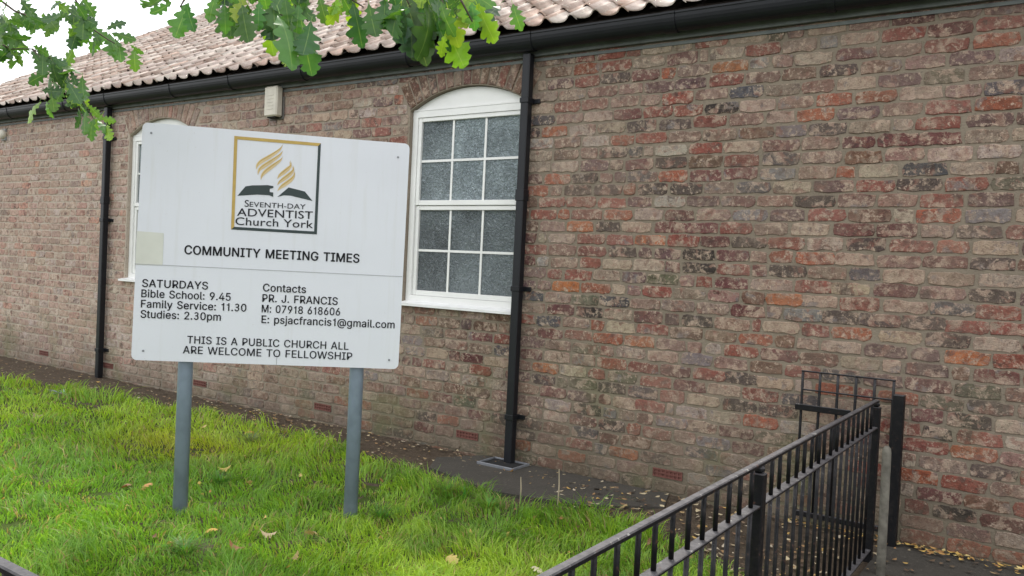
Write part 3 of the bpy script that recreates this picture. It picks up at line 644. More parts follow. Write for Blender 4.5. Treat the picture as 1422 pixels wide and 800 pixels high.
# lettering
GL = {}
for _e in '.188|95,-4 83,-3 73,1 63,9 55,18 51,29 50,41 51,53 55,64 63,73 73,81 83,85 95,87 107,85 118,81 128,73 135,64 140,53 141,41 140,29 135,18 128,9 118,1 107,-3;0453|227,-7 191,-3 158,7 130,24 105,48 85,77 69,113 57,155 50,202 48,254 50,306 57,353 69,395 85,431 106,461 130,484 159,502 191,512 227,516 262,512 295,502 323,484 348,461 368,431 384,395 396,353 403,306 405,254 403,202 396,155 384,113 368,77 348,48 323,24 295,7 263,-3/227,50 250,52 271,60 290,74 306,92 320,116 330,144 338,176 342,213 344,254 342,295 338,332 330,365 320,393 306,416 290,435 271,449 250,457 227,460 203,457 182,449 163,435 147,416 134,393 123,365 115,332 111,295 109,254 111,213 115,176 123,144 134,116 147,92 163,74 182,60 203,52;1350|246,509 194,509 176,444 140,423 80,417 80,372 186,372 186,0 246,0;2453|64,0 64,47 234,229 252,248 282,282 294,298 303,312 311,327 316,341 319,356 320,371 319,389 315,405 308,419 298,431 287,441 273,449 258,455 241,458 224,460 205,458 188,454 172,447 159,438 148,427 139,413 132,398 128,381 127,362 66,362 68,391 75,418 86,442 102,464 121,482 143,496 168,507 196,513 225,516 254,513 281,507 306,497 328,482 346,465 361,445 372,423 379,398 381,372 380,354 377,336 371,318 363,299 351,280 336,259 317,235 294,209 267,180 153,60 389,57 389,0;3453|95,411 111,447 137,477 171,499 209,509 250,508 288,496 320,473 345,441 359,405 361,365 352,327 332,293 302,267 266,250 226,244 232,300 255,305 275,316 292,333 302,353 306,376 303,398 293,419 277,436 257,448 234,454 211,453 188,445 169,431 155,413/227,296 272,288 313,267 345,236 367,197 376,154 371,110 354,69 325,35 287,10 243,-3 198,-2 154,11 117,36 89,71 72,112 127,122 139,96 158,75 182,60 210,53 239,53 266,62 290,78 308,100 318,126 320,154 313,181 298,205 277,224 251,236/165,295 230,295 230,242 165,242;4453|40,105 40,158 247,509 311,509 109,166 413,163 413,105/282,0 282,318 343,318 343,0;5453|221,-7 192,-5 165,1 140,11 118,25 99,41 83,60 71,82 63,105 60,130 122,130 125,115 130,102 138,89 148,78 160,68 173,60 188,54 204,51 221,50 241,51 259,56 276,64 291,75 304,89 314,104 322,122 326,141 328,162 326,183 321,203 314,221 303,237 290,251 275,262 257,270 238,275 218,277 201,276 184,273 167,268 152,262 139,255 128,246 67,253 96,509 366,509 366,452 151,452 134,301 148,311 162,318 178,325 194,330 212,333 229,334 252,332 274,328 294,321 313,311 330,299 345,285 358,269 370,251 379,231 386,210 390,187 391,163 388,132 381,102 369,76 352,52 332,32 309,15 282,3 253,-4;6453|226,-7 196,-4 168,3 142,15 119,31 100,51 84,74 73,101 66,130 64,162 65,187 71,212 80,239 93,268 112,302 137,340 252,509 322,509 151,261 157,279 165,288 184,302 208,311 221,313 235,314 265,312 291,305 316,295 337,280 355,262 370,240 380,215 387,187 389,157 387,127 379,98 368,73 352,50 333,30 310,14 284,3 257,-4/226,48 245,50 263,55 279,63 293,73 304,86 314,101 322,119 326,137 327,157 326,178 322,196 314,213 304,228 293,241 279,251 263,259 245,264 226,265 207,264 190,259 174,252 160,241 148,229 138,214 131,197 126,179 125,158 126,138 131,119 138,102 148,86 160,73 174,63 190,55 207,50;7453|97,0 323,448 62,452 62,509 391,509 391,449 165,0;8453|226,-7 193,-5 163,1 136,11 111,25 91,42 74,62 62,84 54,109 52,135 53,156 58,176 65,195 75,212 87,228 101,241 117,252 134,260 153,265 129,276 109,289 93,308 80,330 73,354 70,380 73,405 79,429 90,450 106,469 124,485 146,498 170,508 197,514 226,516 255,514 282,508 306,498 328,485 346,469 361,450 373,429 379,405 382,380 379,354 372,330 359,308 343,289 323,276 300,267 319,260 335,252 351,241 365,228 377,212 387,195 395,176 399,156 401,135 398,109 391,84 378,62 362,42 341,25 317,11 289,1 259,-5/226,49 248,50 267,54 285,60 300,69 313,79 323,91 331,106 335,121 337,139 335,157 330,173 322,189 312,202 298,213 283,223 265,230 247,234 226,235 206,234 187,230 169,223 154,213 140,202 130,189 122,173 117,157 115,139 117,121 121,106 129,91 139,79 152,69 167,60 185,54 205,50/226,290 244,291 260,294 274,300 287,308 298,318 307,330 314,344 318,359 319,376 318,392 314,407 308,420 299,432 288,442 275,449 260,455 244,459 226,460 208,459 192,455 177,449 164,442 153,432 145,420 138,407 134,392 133,376 134,359 138,344 145,330 154,318 165,308 178,300 193,294 209,291;9453|226,516 256,513 285,506 310,494 333,478 352,458 368,434 380,408 387,378 389,347 387,322 382,296 373,270 359,240 340,207 315,168 200,0 130,0 301,248 302,238 295,229 287,221 268,207 257,202 245,198 232,195 218,195 188,197 161,203 137,214 116,229 98,247 83,269 72,294 66,321 64,352 66,382 73,411 85,436 101,459 120,479 143,494 168,506 196,513/226,460 207,459 190,454 174,446 160,435 148,423 138,407 131,390 127,372 125,352 127,331 131,313 138,295 148,280 160,268 174,257 190,250 207,245 226,243 245,245 263,249 279,257 293,267 305,280 314,295 322,312 326,330 327,350 326,371 322,390 314,407 305,422 293,435 279,446 263,454 245,459;:188|95,-4 83,-3 73,1 63,9 55,18 51,29 50,41 51,53 55,64 63,73 73,81 83,85 95,87 107,85 118,81 128,73 135,64 140,53 141,41 140,29 135,18 128,9 118,1 107,-3/95,271 83,272 73,277 63,284 55,294 51,304 50,316 51,328 55,339 63,349 73,356 83,360 95,362 107,360 118,356 128,349 135,339 140,328 141,316 140,304 135,294 128,284 118,277 107,272;@676|355,-135 307,-133 262,-126 221,-114 184,-98 151,-77 122,-53 98,-24 77,9 61,46 50,87 43,131 40,179 43,226 50,269 61,309 78,346 98,379 123,408 151,433 184,454 220,470 260,482 303,489 349,492 394,489 435,482 472,469 506,452 536,432 562,407 584,380 603,351 617,319 627,285 633,251 635,215 635,191 631,142 627,118 622,96 615,76 605,57 593,42 579,28 561,18 541,13 517,11 503,11 490,13 463,21 451,28 441,36 432,45 426,56 423,68 413,54 402,41 388,30 371,20 351,15 326,13 298,15 273,23 251,35 232,52 216,73 204,96 195,123 190,152 188,182 190,212 197,239 207,265 220,287 237,306 257,322 279,334 304,341 330,343 351,342 369,338 385,331 398,323 409,314 416,306 419,335 474,335 474,110 475,97 479,85 485,74 493,66 505,61 518,59 533,61 546,66 557,76 565,89 571,106 576,127 579,152 581,215 579,245 575,273 567,301 555,327 541,351 523,373 502,393 477,410 450,424 419,434 385,440 347,442 309,440 274,434 242,424 213,410 187,393 164,372 144,347 128,320 115,289 105,255 100,218 98,178 100,138 105,100 115,66 128,35 144,8 165,-17 188,-37 215,-54 246,-68 280,-78 317,-83 357,-85 376,-85 394,-83 428,-77 489,-59 504,-107 480,-116 429,-128 411,-131 374,-135/329,65 350,66 368,71 382,78 395,89 405,102 412,118 417,138 421,160 422,185 421,210 417,231 411,249 403,263 393,274 381,282 366,287 350,290 331,292 313,290 297,285 283,277 271,267 260,254 252,239 246,222 243,204 242,185 243,164 246,144 251,125 258,108 267,94 279,81 293,72 310,67;A480|16,0 201,509 276,509 463,0 395,0 287,302 272,346 232,478 245,478 233,437 222,402 213,371 204,345 191,302 85,0/110,142 110,199 370,199 370,142;B456|60,0 60,509 241,509 274,507 304,501 329,491 350,477 367,461 381,442 390,421 396,398 398,374 397,353 393,336 387,320 378,307 368,295 356,286 343,278 329,272 315,267 331,260 347,254 363,245 378,234 391,220 402,203 411,184 416,161 418,136 416,111 410,88 400,67 386,48 368,31 344,18 317,8 284,2 247,0/125,57 245,57 281,60 309,67 330,80 344,96 353,115 355,137 354,153 350,169 342,184 333,197 320,209 306,218 289,225 269,229 248,231 125,231/125,285 238,285 256,287 273,290 288,296 302,304 314,314 323,326 330,340 335,355 336,372 333,393 326,412 313,429 294,442 270,449 240,452 125,452;C510|267,-7 225,-3 186,7 150,25 119,49 92,79 70,115 53,157 44,203 40,254 44,305 53,352 70,393 92,429 119,459 150,484 186,501 225,512 267,516 293,514 317,511 340,504 362,496 383,485 402,471 419,456 435,438 448,418 459,397 467,373 473,348 408,348 404,365 397,380 389,395 380,407 369,418 357,428 344,437 330,444 315,449 300,453 284,455 267,456 237,453 209,445 184,432 161,414 141,391 125,364 113,332 106,295 103,254 106,213 113,177 125,145 141,117 161,94 184,76 210,63 237,56 267,53 284,54 300,56 315,60 330,65 344,72 369,90 380,102 389,114 397,128 404,144 408,160 473,160 467,135 459,112 448,91 435,71 420,53 402,38 383,24 363,13 341,5 317,-2 293,-6;D502|219,0 96,0 96,57 215,57 254,60 288,68 318,81 343,99 363,122 379,149 390,181 397,216 399,255 397,294 390,329 379,361 364,388 344,410 320,428 291,441 258,449 221,452 93,452 93,509 225,509 273,505 315,495 353,478 385,455 412,426 433,391 449,351 458,306 462,255 458,205 449,159 433,119 411,83 384,54 351,31 312,14 268,3/125,509 125,0 60,0 60,509;E419|60,0 60,509 372,509 372,452 125,452 125,286 355,286 355,229 125,229 125,57 375,57 375,0;F410|60,0 60,509 369,509 369,452 125,452 125,278 346,278 346,221 125,221 125,0;G520|269,-7 225,-3 185,7 149,25 118,49 91,79 69,116 53,157 43,203 40,254 43,305 53,352 69,393 91,429 117,459 149,484 184,501 223,512 265,516 291,514 316,510 340,504 363,494 384,483 403,469 421,453 436,436 449,416 460,395 468,373 474,349 408,349 402,365 395,379 387,393 378,406 368,417 344,436 330,443 300,453 283,455 265,456 236,453 209,445 183,432 160,414 141,392 125,364 113,332 106,295 103,254 106,213 113,177 125,145 141,117 161,95 184,76 210,63 238,56 269,53 296,55 322,61 345,71 365,85 382,102 396,123 407,147 413,173 415,202 434,199 283,199 283,256 478,256 478,200 475,160 466,124 451,91 431,62 406,38 377,19 344,5 308,-4;H517|60,0 60,509 125,509 125,289 392,289 392,509 457,509 457,0 392,0 392,232 125,232 125,0;I300|31,0 31,57 118,57 118,452 31,452 31,509 269,509 269,452 183,452 183,57 269,57 269,0;J396|185,-7 143,-2 106,11 75,33 52,63 38,100 33,145 33,173 98,173 98,145 100,117 108,93 122,74 139,61 160,53 185,50 209,53 230,61 248,74 261,93 269,117 272,145 272,509 336,509 336,145 332,100 318,63 294,33 263,11 227,-2;L393|60,0 60,509 125,509 125,57 361,57 361,0;M628|60,0 60,509 152,509 277,187 284,170 322,49 307,49 311,59 352,187 476,509 568,509 568,0 504,0 504,327 505,340 505,369 506,413 506,428 507,443 507,457 498,409 456,291 342,0 286,0 170,291 134,392 112,457 119,444 120,430 120,401 121,386 121,372 122,328 122,0;N523|60,0 60,509 136,509 343,183 355,163 363,151 379,122 388,107 396,90 414,55 405,54 403,72 399,142 399,509 463,509 463,0 387,0 202,290 186,317 168,346 159,363 148,381 108,452 119,454 124,345 124,328 125,0;O533|267,-7 225,-3 186,7 150,25 119,49 92,79 70,115 53,157 44,203 40,254 44,305 53,352 70,393 92,429 119,459 150,484 186,501 225,512 267,516 309,512 348,501 384,484 415,459 442,429 464,393 480,352 490,305 493,254 490,203 480,157 464,115 442,79 415,49 384,25 348,7 309,-3/267,53 296,55 324,63 349,76 372,94 392,116 408,144 420,176 428,213 430,254 428,295 420,332 408,365 392,392 372,415 349,433 324,446 296,453 267,456 237,453 210,445 184,433 161,415 142,392 125,364 113,332 106,295 103,254 106,213 113,176 125,144 142,117 161,94 184,76 210,63 237,55;P445|60,0 60,509 235,509 272,506 305,499 332,487 356,471 375,452 390,430 400,404 407,377 409,348 407,318 400,291 390,265 375,243 356,223 332,207 305,195 272,188 235,186 109,186 109,242 233,242 257,244 279,248 297,256 312,266 324,279 333,294 339,310 343,328 344,348 343,367 339,385 333,402 324,416 312,428 297,439 279,446 257,451 232,452 125,452 125,0;R449|60,0 60,509 236,509 273,506 305,500 333,489 356,473 376,455 390,433 401,408 407,381 409,352 407,323 401,296 390,271 376,250 356,232 333,217 305,206 273,200 236,198 96,198 96,255 234,255 258,256 280,260 298,267 313,276 325,287 334,300 340,316 344,333 345,352 344,371 340,389 334,405 325,419 313,430 298,440 279,446 258,451 233,452 125,452 125,0/353,0 230,229 303,229 428,0;S447|224,-9 188,-7 156,-1 128,9 102,23 81,40 64,60 51,83 42,109 38,137 104,137 108,118 114,102 123,88 136,76 150,66 166,59 185,53 204,50 224,49 246,50 267,54 286,60 303,69 317,79 329,92 338,106 344,122 346,139 344,154 340,168 332,179 322,189 310,197 296,205 263,217 184,239 145,253 112,269 86,289 67,313 56,341 52,372 54,400 62,425 75,448 92,468 113,484 138,498 165,508 195,514 227,516 259,514 289,508 316,498 340,484 360,468 377,449 390,427 398,403 401,378 337,378 332,402 320,421 302,437 280,449 254,456 225,459 204,457 185,454 167,448 152,440 139,430 129,418 121,405 117,391 115,376 117,359 122,345 131,334 142,324 155,315 169,308 198,297 312,264 344,248 359,238 372,226 384,213 395,198 402,180 407,161 408,139 406,112 399,87 386,64 370,43 349,25 323,11 294,0 261,-7;T449|32,452 32,509 417,509 417,452 257,452 257,0 193,0 193,452;U517|259,-8 220,-6 186,2 154,15 126,33 103,55 85,80 71,108 63,140 60,173 60,509 124,509 124,178 126,155 132,133 141,113 153,95 169,80 187,68 208,59 232,53 259,52 285,53 309,59 331,68 349,80 364,95 377,113 385,133 391,155 393,178 393,509 457,509 457,173 454,140 446,108 433,80 414,55 391,33 363,15 332,2 297,-6;W686|155,0 16,509 82,509 163,196 167,179 172,162 175,145 187,94 190,76 194,58 197,40 193,58 196,76 200,94 203,111 215,162 220,179 224,196 306,509 380,509 462,196 494,58 497,40 488,40 492,58 495,76 503,111 506,128 510,145 515,162 523,196 603,509 670,509 530,0 455,0 368,323 362,345 357,368 351,391 336,475 350,475 345,446 330,371 318,323 230,0;Y472|203,0 203,208 16,509 91,509 192,344 203,327 231,274 240,254 250,230 224,230 233,254 242,275 260,310 280,344 381,509 455,509 268,208 268,0;a389|160,-9 137,-7 115,-3 94,5 76,15 60,29 48,45 38,63 32,84 30,108 32,128 36,146 43,161 53,174 64,184 78,193 92,200 108,206 125,211 178,220 257,231 271,240 275,272 272,285 267,297 260,307 251,315 240,322 227,327 212,330 196,331 178,330 163,327 149,322 137,316 127,309 118,301 110,292 104,283 100,274 41,291 51,313 64,331 79,346 95,358 114,368 133,375 153,380 173,383 194,384 208,384 223,382 239,379 255,375 271,369 286,360 300,350 312,336 322,320 330,301 335,278 337,251 337,0 277,0 277,52 267,43 252,25 242,16 229,8 215,1 199,-4 181,-7/170,45 192,47 211,51 228,59 242,68 254,80 263,93 270,108 274,122 276,138 276,190 267,184 161,166 147,163 134,159 112,147 103,139 97,130 93,118 92,105 93,93 96,82 102,72 109,64 119,57 130,52 142,48 156,46;b424|229,-8 208,-7 189,-3 172,4 159,12 147,21 123,50 118,59 112,0 53,0 53,509 114,509 114,319 137,346 158,364 171,373 188,379 207,383 229,384 259,382 287,374 313,361 335,342 354,320 370,293 381,261 388,227 390,189 388,151 381,116 370,84 355,57 336,34 313,16 288,3 260,-6/220,47 242,49 262,55 279,66 294,80 306,97 316,117 323,139 327,163 328,189 327,215 323,239 316,261 307,281 295,298 280,311 262,322 243,328 220,330 198,328 178,322 161,312 147,299 134,282 125,263 118,241 114,216 113,189 114,162 118,138 125,115 135,95 147,78 162,65 179,55 198,49;c396|207,-8 174,-5 144,3 117,16 93,35 72,58 56,85 44,116 37,150 34,187 37,225 44,260 56,291 72,318 93,341 117,360 144,374 174,382 207,384 226,384 243,381 260,377 276,371 291,364 305,356 318,346 330,335 340,322 349,308 356,293 362,277 303,262 300,272 278,304 270,311 252,321 242,325 231,328 207,330 184,328 163,321 145,310 130,296 118,278 108,258 102,236 98,212 96,187 98,163 102,139 108,117 118,97 130,80 145,66 163,55 184,49 207,46 220,47 232,49 253,55 271,66 279,73 292,89 301,107 304,117 363,102 357,86 350,70 341,56 331,43 306,21 292,12 277,5 261,-1 244,-5 226,-7;d424|195,-8 165,-6 137,3 111,16 89,34 70,57 55,84 43,116 36,151 34,189 36,227 43,261 55,293 70,320 89,342 112,361 137,374 165,382 196,384 218,383 237,379 253,373 267,364 278,355 287,346 306,319 311,509 372,509 372,0 313,0 313,59 287,31 277,21 266,12 252,4 236,-3 217,-7/205,47 226,49 246,55 263,65 278,78 290,95 299,115 306,138 310,162 312,189 310,216 306,241 300,263 290,282 278,299 263,312 246,322 227,328 205,330 182,328 162,322 145,311 130,298 118,281 108,261 102,239 98,215 96,189 98,163 102,139 109,117 118,97 130,80 145,66 162,55 182,49;e404|212,-8 177,-5 145,3 117,16 92,35 72,58 56,85 44,116 37,150 34,187 36,224 44,258 55,290 71,317 91,340 115,359 142,373 172,382 205,384 226,383 246,380 266,374 285,366 303,355 319,341 334,324 347,305 357,282 365,256 370,227 371,194 371,169 75,169 75,221 338,221 310,202 308,226 304,248 298,269 288,286 277,301 263,314 246,323 227,328 205,330 183,328 164,323 146,313 131,301 119,286 109,270 102,251 97,231 96,211 96,178 98,151 102,127 110,106 121,88 135,73 151,61 169,53 190,48 212,46 227,47 241,49 254,53 265,58 276,65 294,82 306,105 365,91 358,72 348,55 335,39 320,26 302,14 283,4 261,-3 237,-7;f254|228,379 228,327 6,327 6,379/81,0 81,432 82,452 87,470 96,486 107,499 120,510 135,519 152,525 169,529 187,530 201,530 243,521 227,468 195,474 178,472 164,468 154,460 147,449 143,435 142,419 142,0;g425|207,-151 180,-149 156,-146 134,-140 114,-132 97,-122 82,-110 70,-97 59,-84 51,-69 101,-41 122,-66 131,-74 142,-82 154,-88 169,-93 187,-96 207,-97 236,-95 261,-87 282,-75 298,-58 308,-34 311,-6 311,68 287,41 266,23 252,16 236,10 217,6 195,5 165,7 138,14 113,27 90,43 71,65 55,90 43,120 36,154 34,191 36,229 43,263 55,293 71,320 90,342 112,361 138,374 166,382 196,384 218,383 237,379 253,373 267,365 279,356 308,319 313,379 372,379 372,-9 370,-40 363,-67 350,-90 334,-109 314,-124 291,-136 265,-144 237,-149/205,59 227,61 246,66 264,75 278,87 290,103 300,121 307,142 311,166 312,193 311,219 307,242 300,264 291,283 279,299 264,312 247,322 227,328 205,330 182,328 163,322 145,312 130,298 118,282 109,262 102,241 98,218 96,193 98,167 102,144 109,123 118,104 131,88 145,76 163,66 183,61;h410|114,227 114,0 53,0 53,509 114,509 114,287 102,287 116,319 132,344 152,362 175,374 200,382 227,384 252,383 275,377 295,369 313,356 328,340 341,321 350,298 355,271 357,240 357,0 296,0 296,235 293,263 286,286 273,304 256,318 235,326 210,329 192,328 176,324 161,317 147,308 136,297 126,283 119,266 115,248;i167|53,0 53,379 114,379 114,0/84,443 73,444 63,448 54,455 47,463 43,472 41,483 43,494 47,504 54,512 63,518 73,522 84,524 95,522 105,518 114,512 121,504 125,494 126,483 125,472 121,463 114,455 105,448 95,444;j167|53,379 114,379 114,-30 112,-52 108,-72 102,-90 92,-106 80,-119 65,-129 47,-137 27,-141 4,-143 -10,-143 -10,-87 2,-87 18,-85 31,-80 40,-72 47,-61 51,-46 53,-29/83,443 72,444 62,448 53,455 47,463 42,472 41,483 42,494 47,504 53,512 62,518 72,522 83,524 95,522 105,518 114,512 120,504 125,494 126,483 125,472 120,463 114,455 105,448 95,444;l189|139,-2 112,0 91,8 74,20 62,37 55,59 53,84 53,509 114,509 114,83 120,62 135,53 170,54 181,3;m610|53,0 53,379 112,379 112,295 114,314 122,331 132,346 144,358 158,368 172,376 187,382 203,385 219,386 245,383 268,375 287,361 303,342 314,320 321,295 312,295 318,312 326,329 337,343 350,356 364,366 381,375 398,381 417,385 437,386 458,385 478,380 497,372 514,361 529,346 541,328 550,307 555,283 557,255 557,0 496,0 496,254 493,279 485,298 473,313 456,323 438,329 419,330 402,329 387,326 374,320 363,312 353,302 345,290 340,277 336,263 335,247 335,0 274,0 274,260 272,280 265,297 253,311 238,322 220,328 199,330 185,329 171,326 158,320 145,312 135,302 126,289 119,274 115,257 114,238 114,0;n410|114,227 114,0 53,0 53,379 112,379 112,287 102,287 116,319 132,344 152,362 175,374 200,382 227,384 252,383 275,377 295,369 313,356 328,340 341,321 350,298 355,271 357,240 357,0 296,0 296,235 293,263 286,286 273,304 256,318 235,326 210,329 192,328 176,324 161,317 147,308 136,297 126,283 119,266 115,248;o415|207,-8 174,-5 144,3 117,16 93,35 72,58 56,85 44,116 37,150 34,187 37,225 44,260 56,291 72,318 93,341 117,360 144,374 174,382 207,384 241,382 271,374 299,360 323,341 343,318 359,291 371,260 379,225 381,187 379,150 371,116 359,85 343,58 323,35 299,16 271,3 241,-5/207,46 231,49 252,55 270,66 285,80 298,97 307,117 314,139 318,163 319,187 318,212 314,236 307,258 298,278 285,296 270,310 252,321 231,328 207,330 184,328 163,321 145,310 130,296 118,278 108,258 102,236 98,212 96,187 98,163 102,139 108,117 118,97 130,80 145,66 163,55 184,49;p424|53,-143 53,379 112,379 112,319 137,346 158,364 171,373 188,379 207,383 229,384 259,382 287,374 313,361 335,342 354,320 370,293 381,261 388,227 390,189 388,151 381,116 370,84 355,57 336,34 313,16 288,3 260,-6 229,-8 208,-7 189,-3 173,4 159,12 147,21 118,59 114,-143/220,47 242,49 262,55 279,66 294,80 306,97 316,117 323,139 327,163 328,189 327,215 323,239 316,261 307,281 295,298 280,311 262,322 243,328 220,330 198,328 178,322 161,312 147,299 134,282 125,263 118,241 114,216 113,189 114,162 118,138 125,115 135,95 147,78 162,65 179,55 198,49;r259|53,0 53,379 112,379 112,321 124,339 137,354 152,367 171,377 191,383 229,384 243,384 243,322 207,326 190,324 174,321 159,315 146,306 135,296 126,284 119,269 115,254 114,237 114,0;s365|182,-8 157,-7 133,-3 112,3 93,12 76,24 62,38 50,54 41,73 36,94 94,107 101,87 111,72 124,60 141,52 160,47 181,45 206,47 227,53 244,62 258,74 265,88 268,103 266,115 262,126 254,136 243,144 229,150 212,155 149,170 118,180 92,192 72,208 58,227 50,249 47,274 49,295 55,314 65,332 79,347 95,360 115,370 137,378 161,383 187,384 212,383 234,379 254,372 271,363 286,352 299,339 309,324 318,308 324,290 268,277 262,291 254,304 243,316 228,325 210,331 187,333 166,331 147,326 131,317 119,305 111,292 109,277 110,264 115,253 124,243 136,235 152,229 172,223 229,209 261,200 287,187 306,171 320,153 328,131 331,107 329,85 323,65 312,47 298,31 281,18 260,6 236,-2 210,-7;t227|204,379 204,327 6,327 6,379/65,471 126,471 126,98 127,83 130,70 136,61 144,55 156,51 202,54 213,2 168,-4 138,-1 113,7 92,21 77,41 68,64 65,93;u410|182,-5 158,-3 135,2 115,11 97,23 82,39 69,59 60,82 54,109 53,139 53,379 114,379 114,144 116,117 124,94 137,75 154,61 175,53 200,50 218,51 234,55 249,62 263,71 274,83 283,97 290,113 295,132 296,153 296,379 357,379 357,0 298,0 298,92 307,92 294,60 277,35 257,17 234,5 209,-3;v389|163,0 17,379 84,379 165,155 173,132 187,87 199,42 206,21 184,21 191,42 209,110 216,132 224,155 305,379 371,379 226,0;y389|47,-139 61,-86 94,-90 104,-89 113,-86 122,-81 130,-74 138,-64 145,-51 151,-36 163,-1 17,379 84,379 165,155 173,132 187,87 199,42 206,21 184,21 202,87 216,132 224,155 305,379 371,379 204,-58 196,-77 187,-93 177,-107 165,-119 153,-128 139,-136 125,-141 109,-144'.split(';'):
    _h, _b = _e[0], _e[1:]; _a, _c = _b.split('|'); GL[_h] = (int(_a), [[tuple(map(int, q.split(','))) for q in k.split()] for k in _c.split('/')])
def outline_text(s, off):
    """plain sans lettering: closed outlines filled as flat 2D curves, overlapping strokes of a letter each filled on its own"""
    V, Fc, x = [], [], 0
    inside = lambda p_, q: sum(((q[i-1][1] > p_[1]) != (q[i][1] > p_[1])) and (p_[0] < (q[i][0]-q[i-1][0])*(p_[1]-q[i-1][1])/(q[i][1]-q[i-1][1])+q[i-1][0]) for i in range(len(q))) % 2
    layers = [[], [], []]
    for ch in s:
        if ch == ' ': x += 265; continue
        adv, cs = GL[ch]
        ar = [sum(q[i-1][0]*q[i][1]-q[i][0]*q[i-1][1] for i in range(len(q))) for q in cs]; big = max(ar, key=abs); sg = 1 if big > 0 else -1
        outer = [q for q, a_ in zip(cs, ar) if a_*sg > 0]; holes = [q for q, a_ in zip(cs, ar) if a_*sg < 0]
        for k, q in enumerate(outer):
            layers[min(k, 2)].append([(a_+x, b_) for a_, b_ in q])
            layers[min(k, 2)] += [[(a_+x, b_) for a_, b_ in h_] for h_ in holes if inside((sum(z[0] for z in h_)/len(h_)+.37, sum(z[1] for z in h_)/len(h_)+.41), q)]
        x += adv+12
    for k, ly in enumerate(layers):
        if not ly: continue
        cu = bpy.data.curves.new('t', 'CURVE'); cu.dimensions = '2D'; cu.fill_mode = 'BOTH'
        for c in ly:
            sp_ = cu.splines.new('POLY'); sp_.points.add(len(c)-1); sp_.use_cyclic_u = True
            for p_, (a_, b_) in zip(sp_.points, c): p_.co = (a_/1000, b_/1000, 0, 1)
        o = bpy.data.objects.new('t', cu); col.objects.link(o); bpy.context.view_layer.update()
        me = bpy.data.meshes.new_from_object(o.evaluated_get(bpy.context.evaluated_depsgraph_get())); bpy.data.objects.remove(o)
        for q_, (sx_, sy_) in enumerate(((-1, 0), (1, 0), (0, .7), (0, -.7))):     # bold: the same stroke printed four times, slightly shifted
            n0 = len(V); V += [(v.co.x+sx_*off/1000, v.co.y+sy_*off/1000, (k*4+q_)*.00012) for v in me.vertices]; Fc += [tuple(i+n0 for i in f_.vertices) for f_ in me.polygons]
    me = bpy.data.meshes.new('lettering'); me.from_pydata(V, [], Fc); return me
def font_text(s, off):
    cu = bpy.data.curves.new('t', 'FONT'); cu.body = s; cu.size = 1; cu.resolution_u = 4; cu.offset = off; cu.space_character = 1.03
    o = bpy.data.objects.new('t', cu); col.objects.link(o); bpy.context.view_layer.update()
    me = bpy.data.meshes.new_from_object(o.evaluated_get(bpy.context.evaluated_depsgraph_get()))
    bpy.data.objects.remove(o); return me
def ext(me):
    c = np.empty(len(me.vertices)*3, dtype=np.float32); me.vertices.foreach_get('co', c); return c.reshape(-1, 3)
CAPF = ext(font_text('H', 0))[:, 1].max(); CAPO = ext(outline_text('H', 0))[:, 1].max()
def letter(s, u0_, u1_, v0, v1, cap, mat, off=.012, logo=False):
    """one line of text from (u0,v0) to (u1,v1) on its base line"""
    me = font_text(s, off) if logo else outline_text(s, off); CAPH = CAPF if logo else CAPO; c = ext(me); x0, x1 = c[:, 0].min(), c[:, 0].max()
    for v in me.vertices:
        f = (v.co.x-x0)/(x1-x0); u = u0_+(u1_-u0_)*f; vv = v0+(v1-v0)*f+v.co.y*cap/CAPH
        v.co = bl_(u, vv, .0022+v.co.z)
    me.materials.clear(); me.materials.append(mat); me.name = 'lettering'
    return tag(link('lettering', me, board), label='lettering reading ' + s)
letter('COMMUNITY MEETING TIMES', .250, 1.160, .568, .566, .046, INK, 20)
for s, a, c, v in (('SATURDAYS', .042, .378, .386), ('Bible School: 9.45', .040, .497, .332), ('Family Service: 11.30', .040, .580, .278), ('Studies: 2.30pm', .040, .450, .224)):
    letter(s, a, c, v, v+.001, .040, INK, 13)
for s, a, c, v in (('Contacts', .661, .886, .391), ('PR. J. FRANCIS', .660, 1.055, .335), ('M: 07918 618606', .659, 1.070, .279), ('E: psjacfrancis1@gmail.com', .660, 1.362, .222)):
    letter(s, a, c, v, v, .040, INK, 13)
letter('THIS IS A PUBLIC CHURCH ALL', .282, 1.122, .099, .097, .039, INKL, 11)
letter('ARE WELCOME TO FELLOWSHIP', .262, 1.144, .045, .043, .039, INKL, 11)
letter('S', .549, .571, .833, .833, .035, INKL, .004, True); letter('EVENTH-DAY', .575, .865, .834, .836, .026, INKL, .004, True)
letter('ADVENTIST', .512, .905, .783, .786, .040, INKL, .006, True)
letter('Church York', .505, .909, .735, .738, .040, INKL, .006, True)
for u, v in ((.06, 1.19), (1.34, 1.14), (.06, .05), (1.34, .05)):
    b = MB(); b.tube([bl_(u, v, .0005), bl_(u, v, .003)], .006, 8); b.build('screw', ZINC, board)

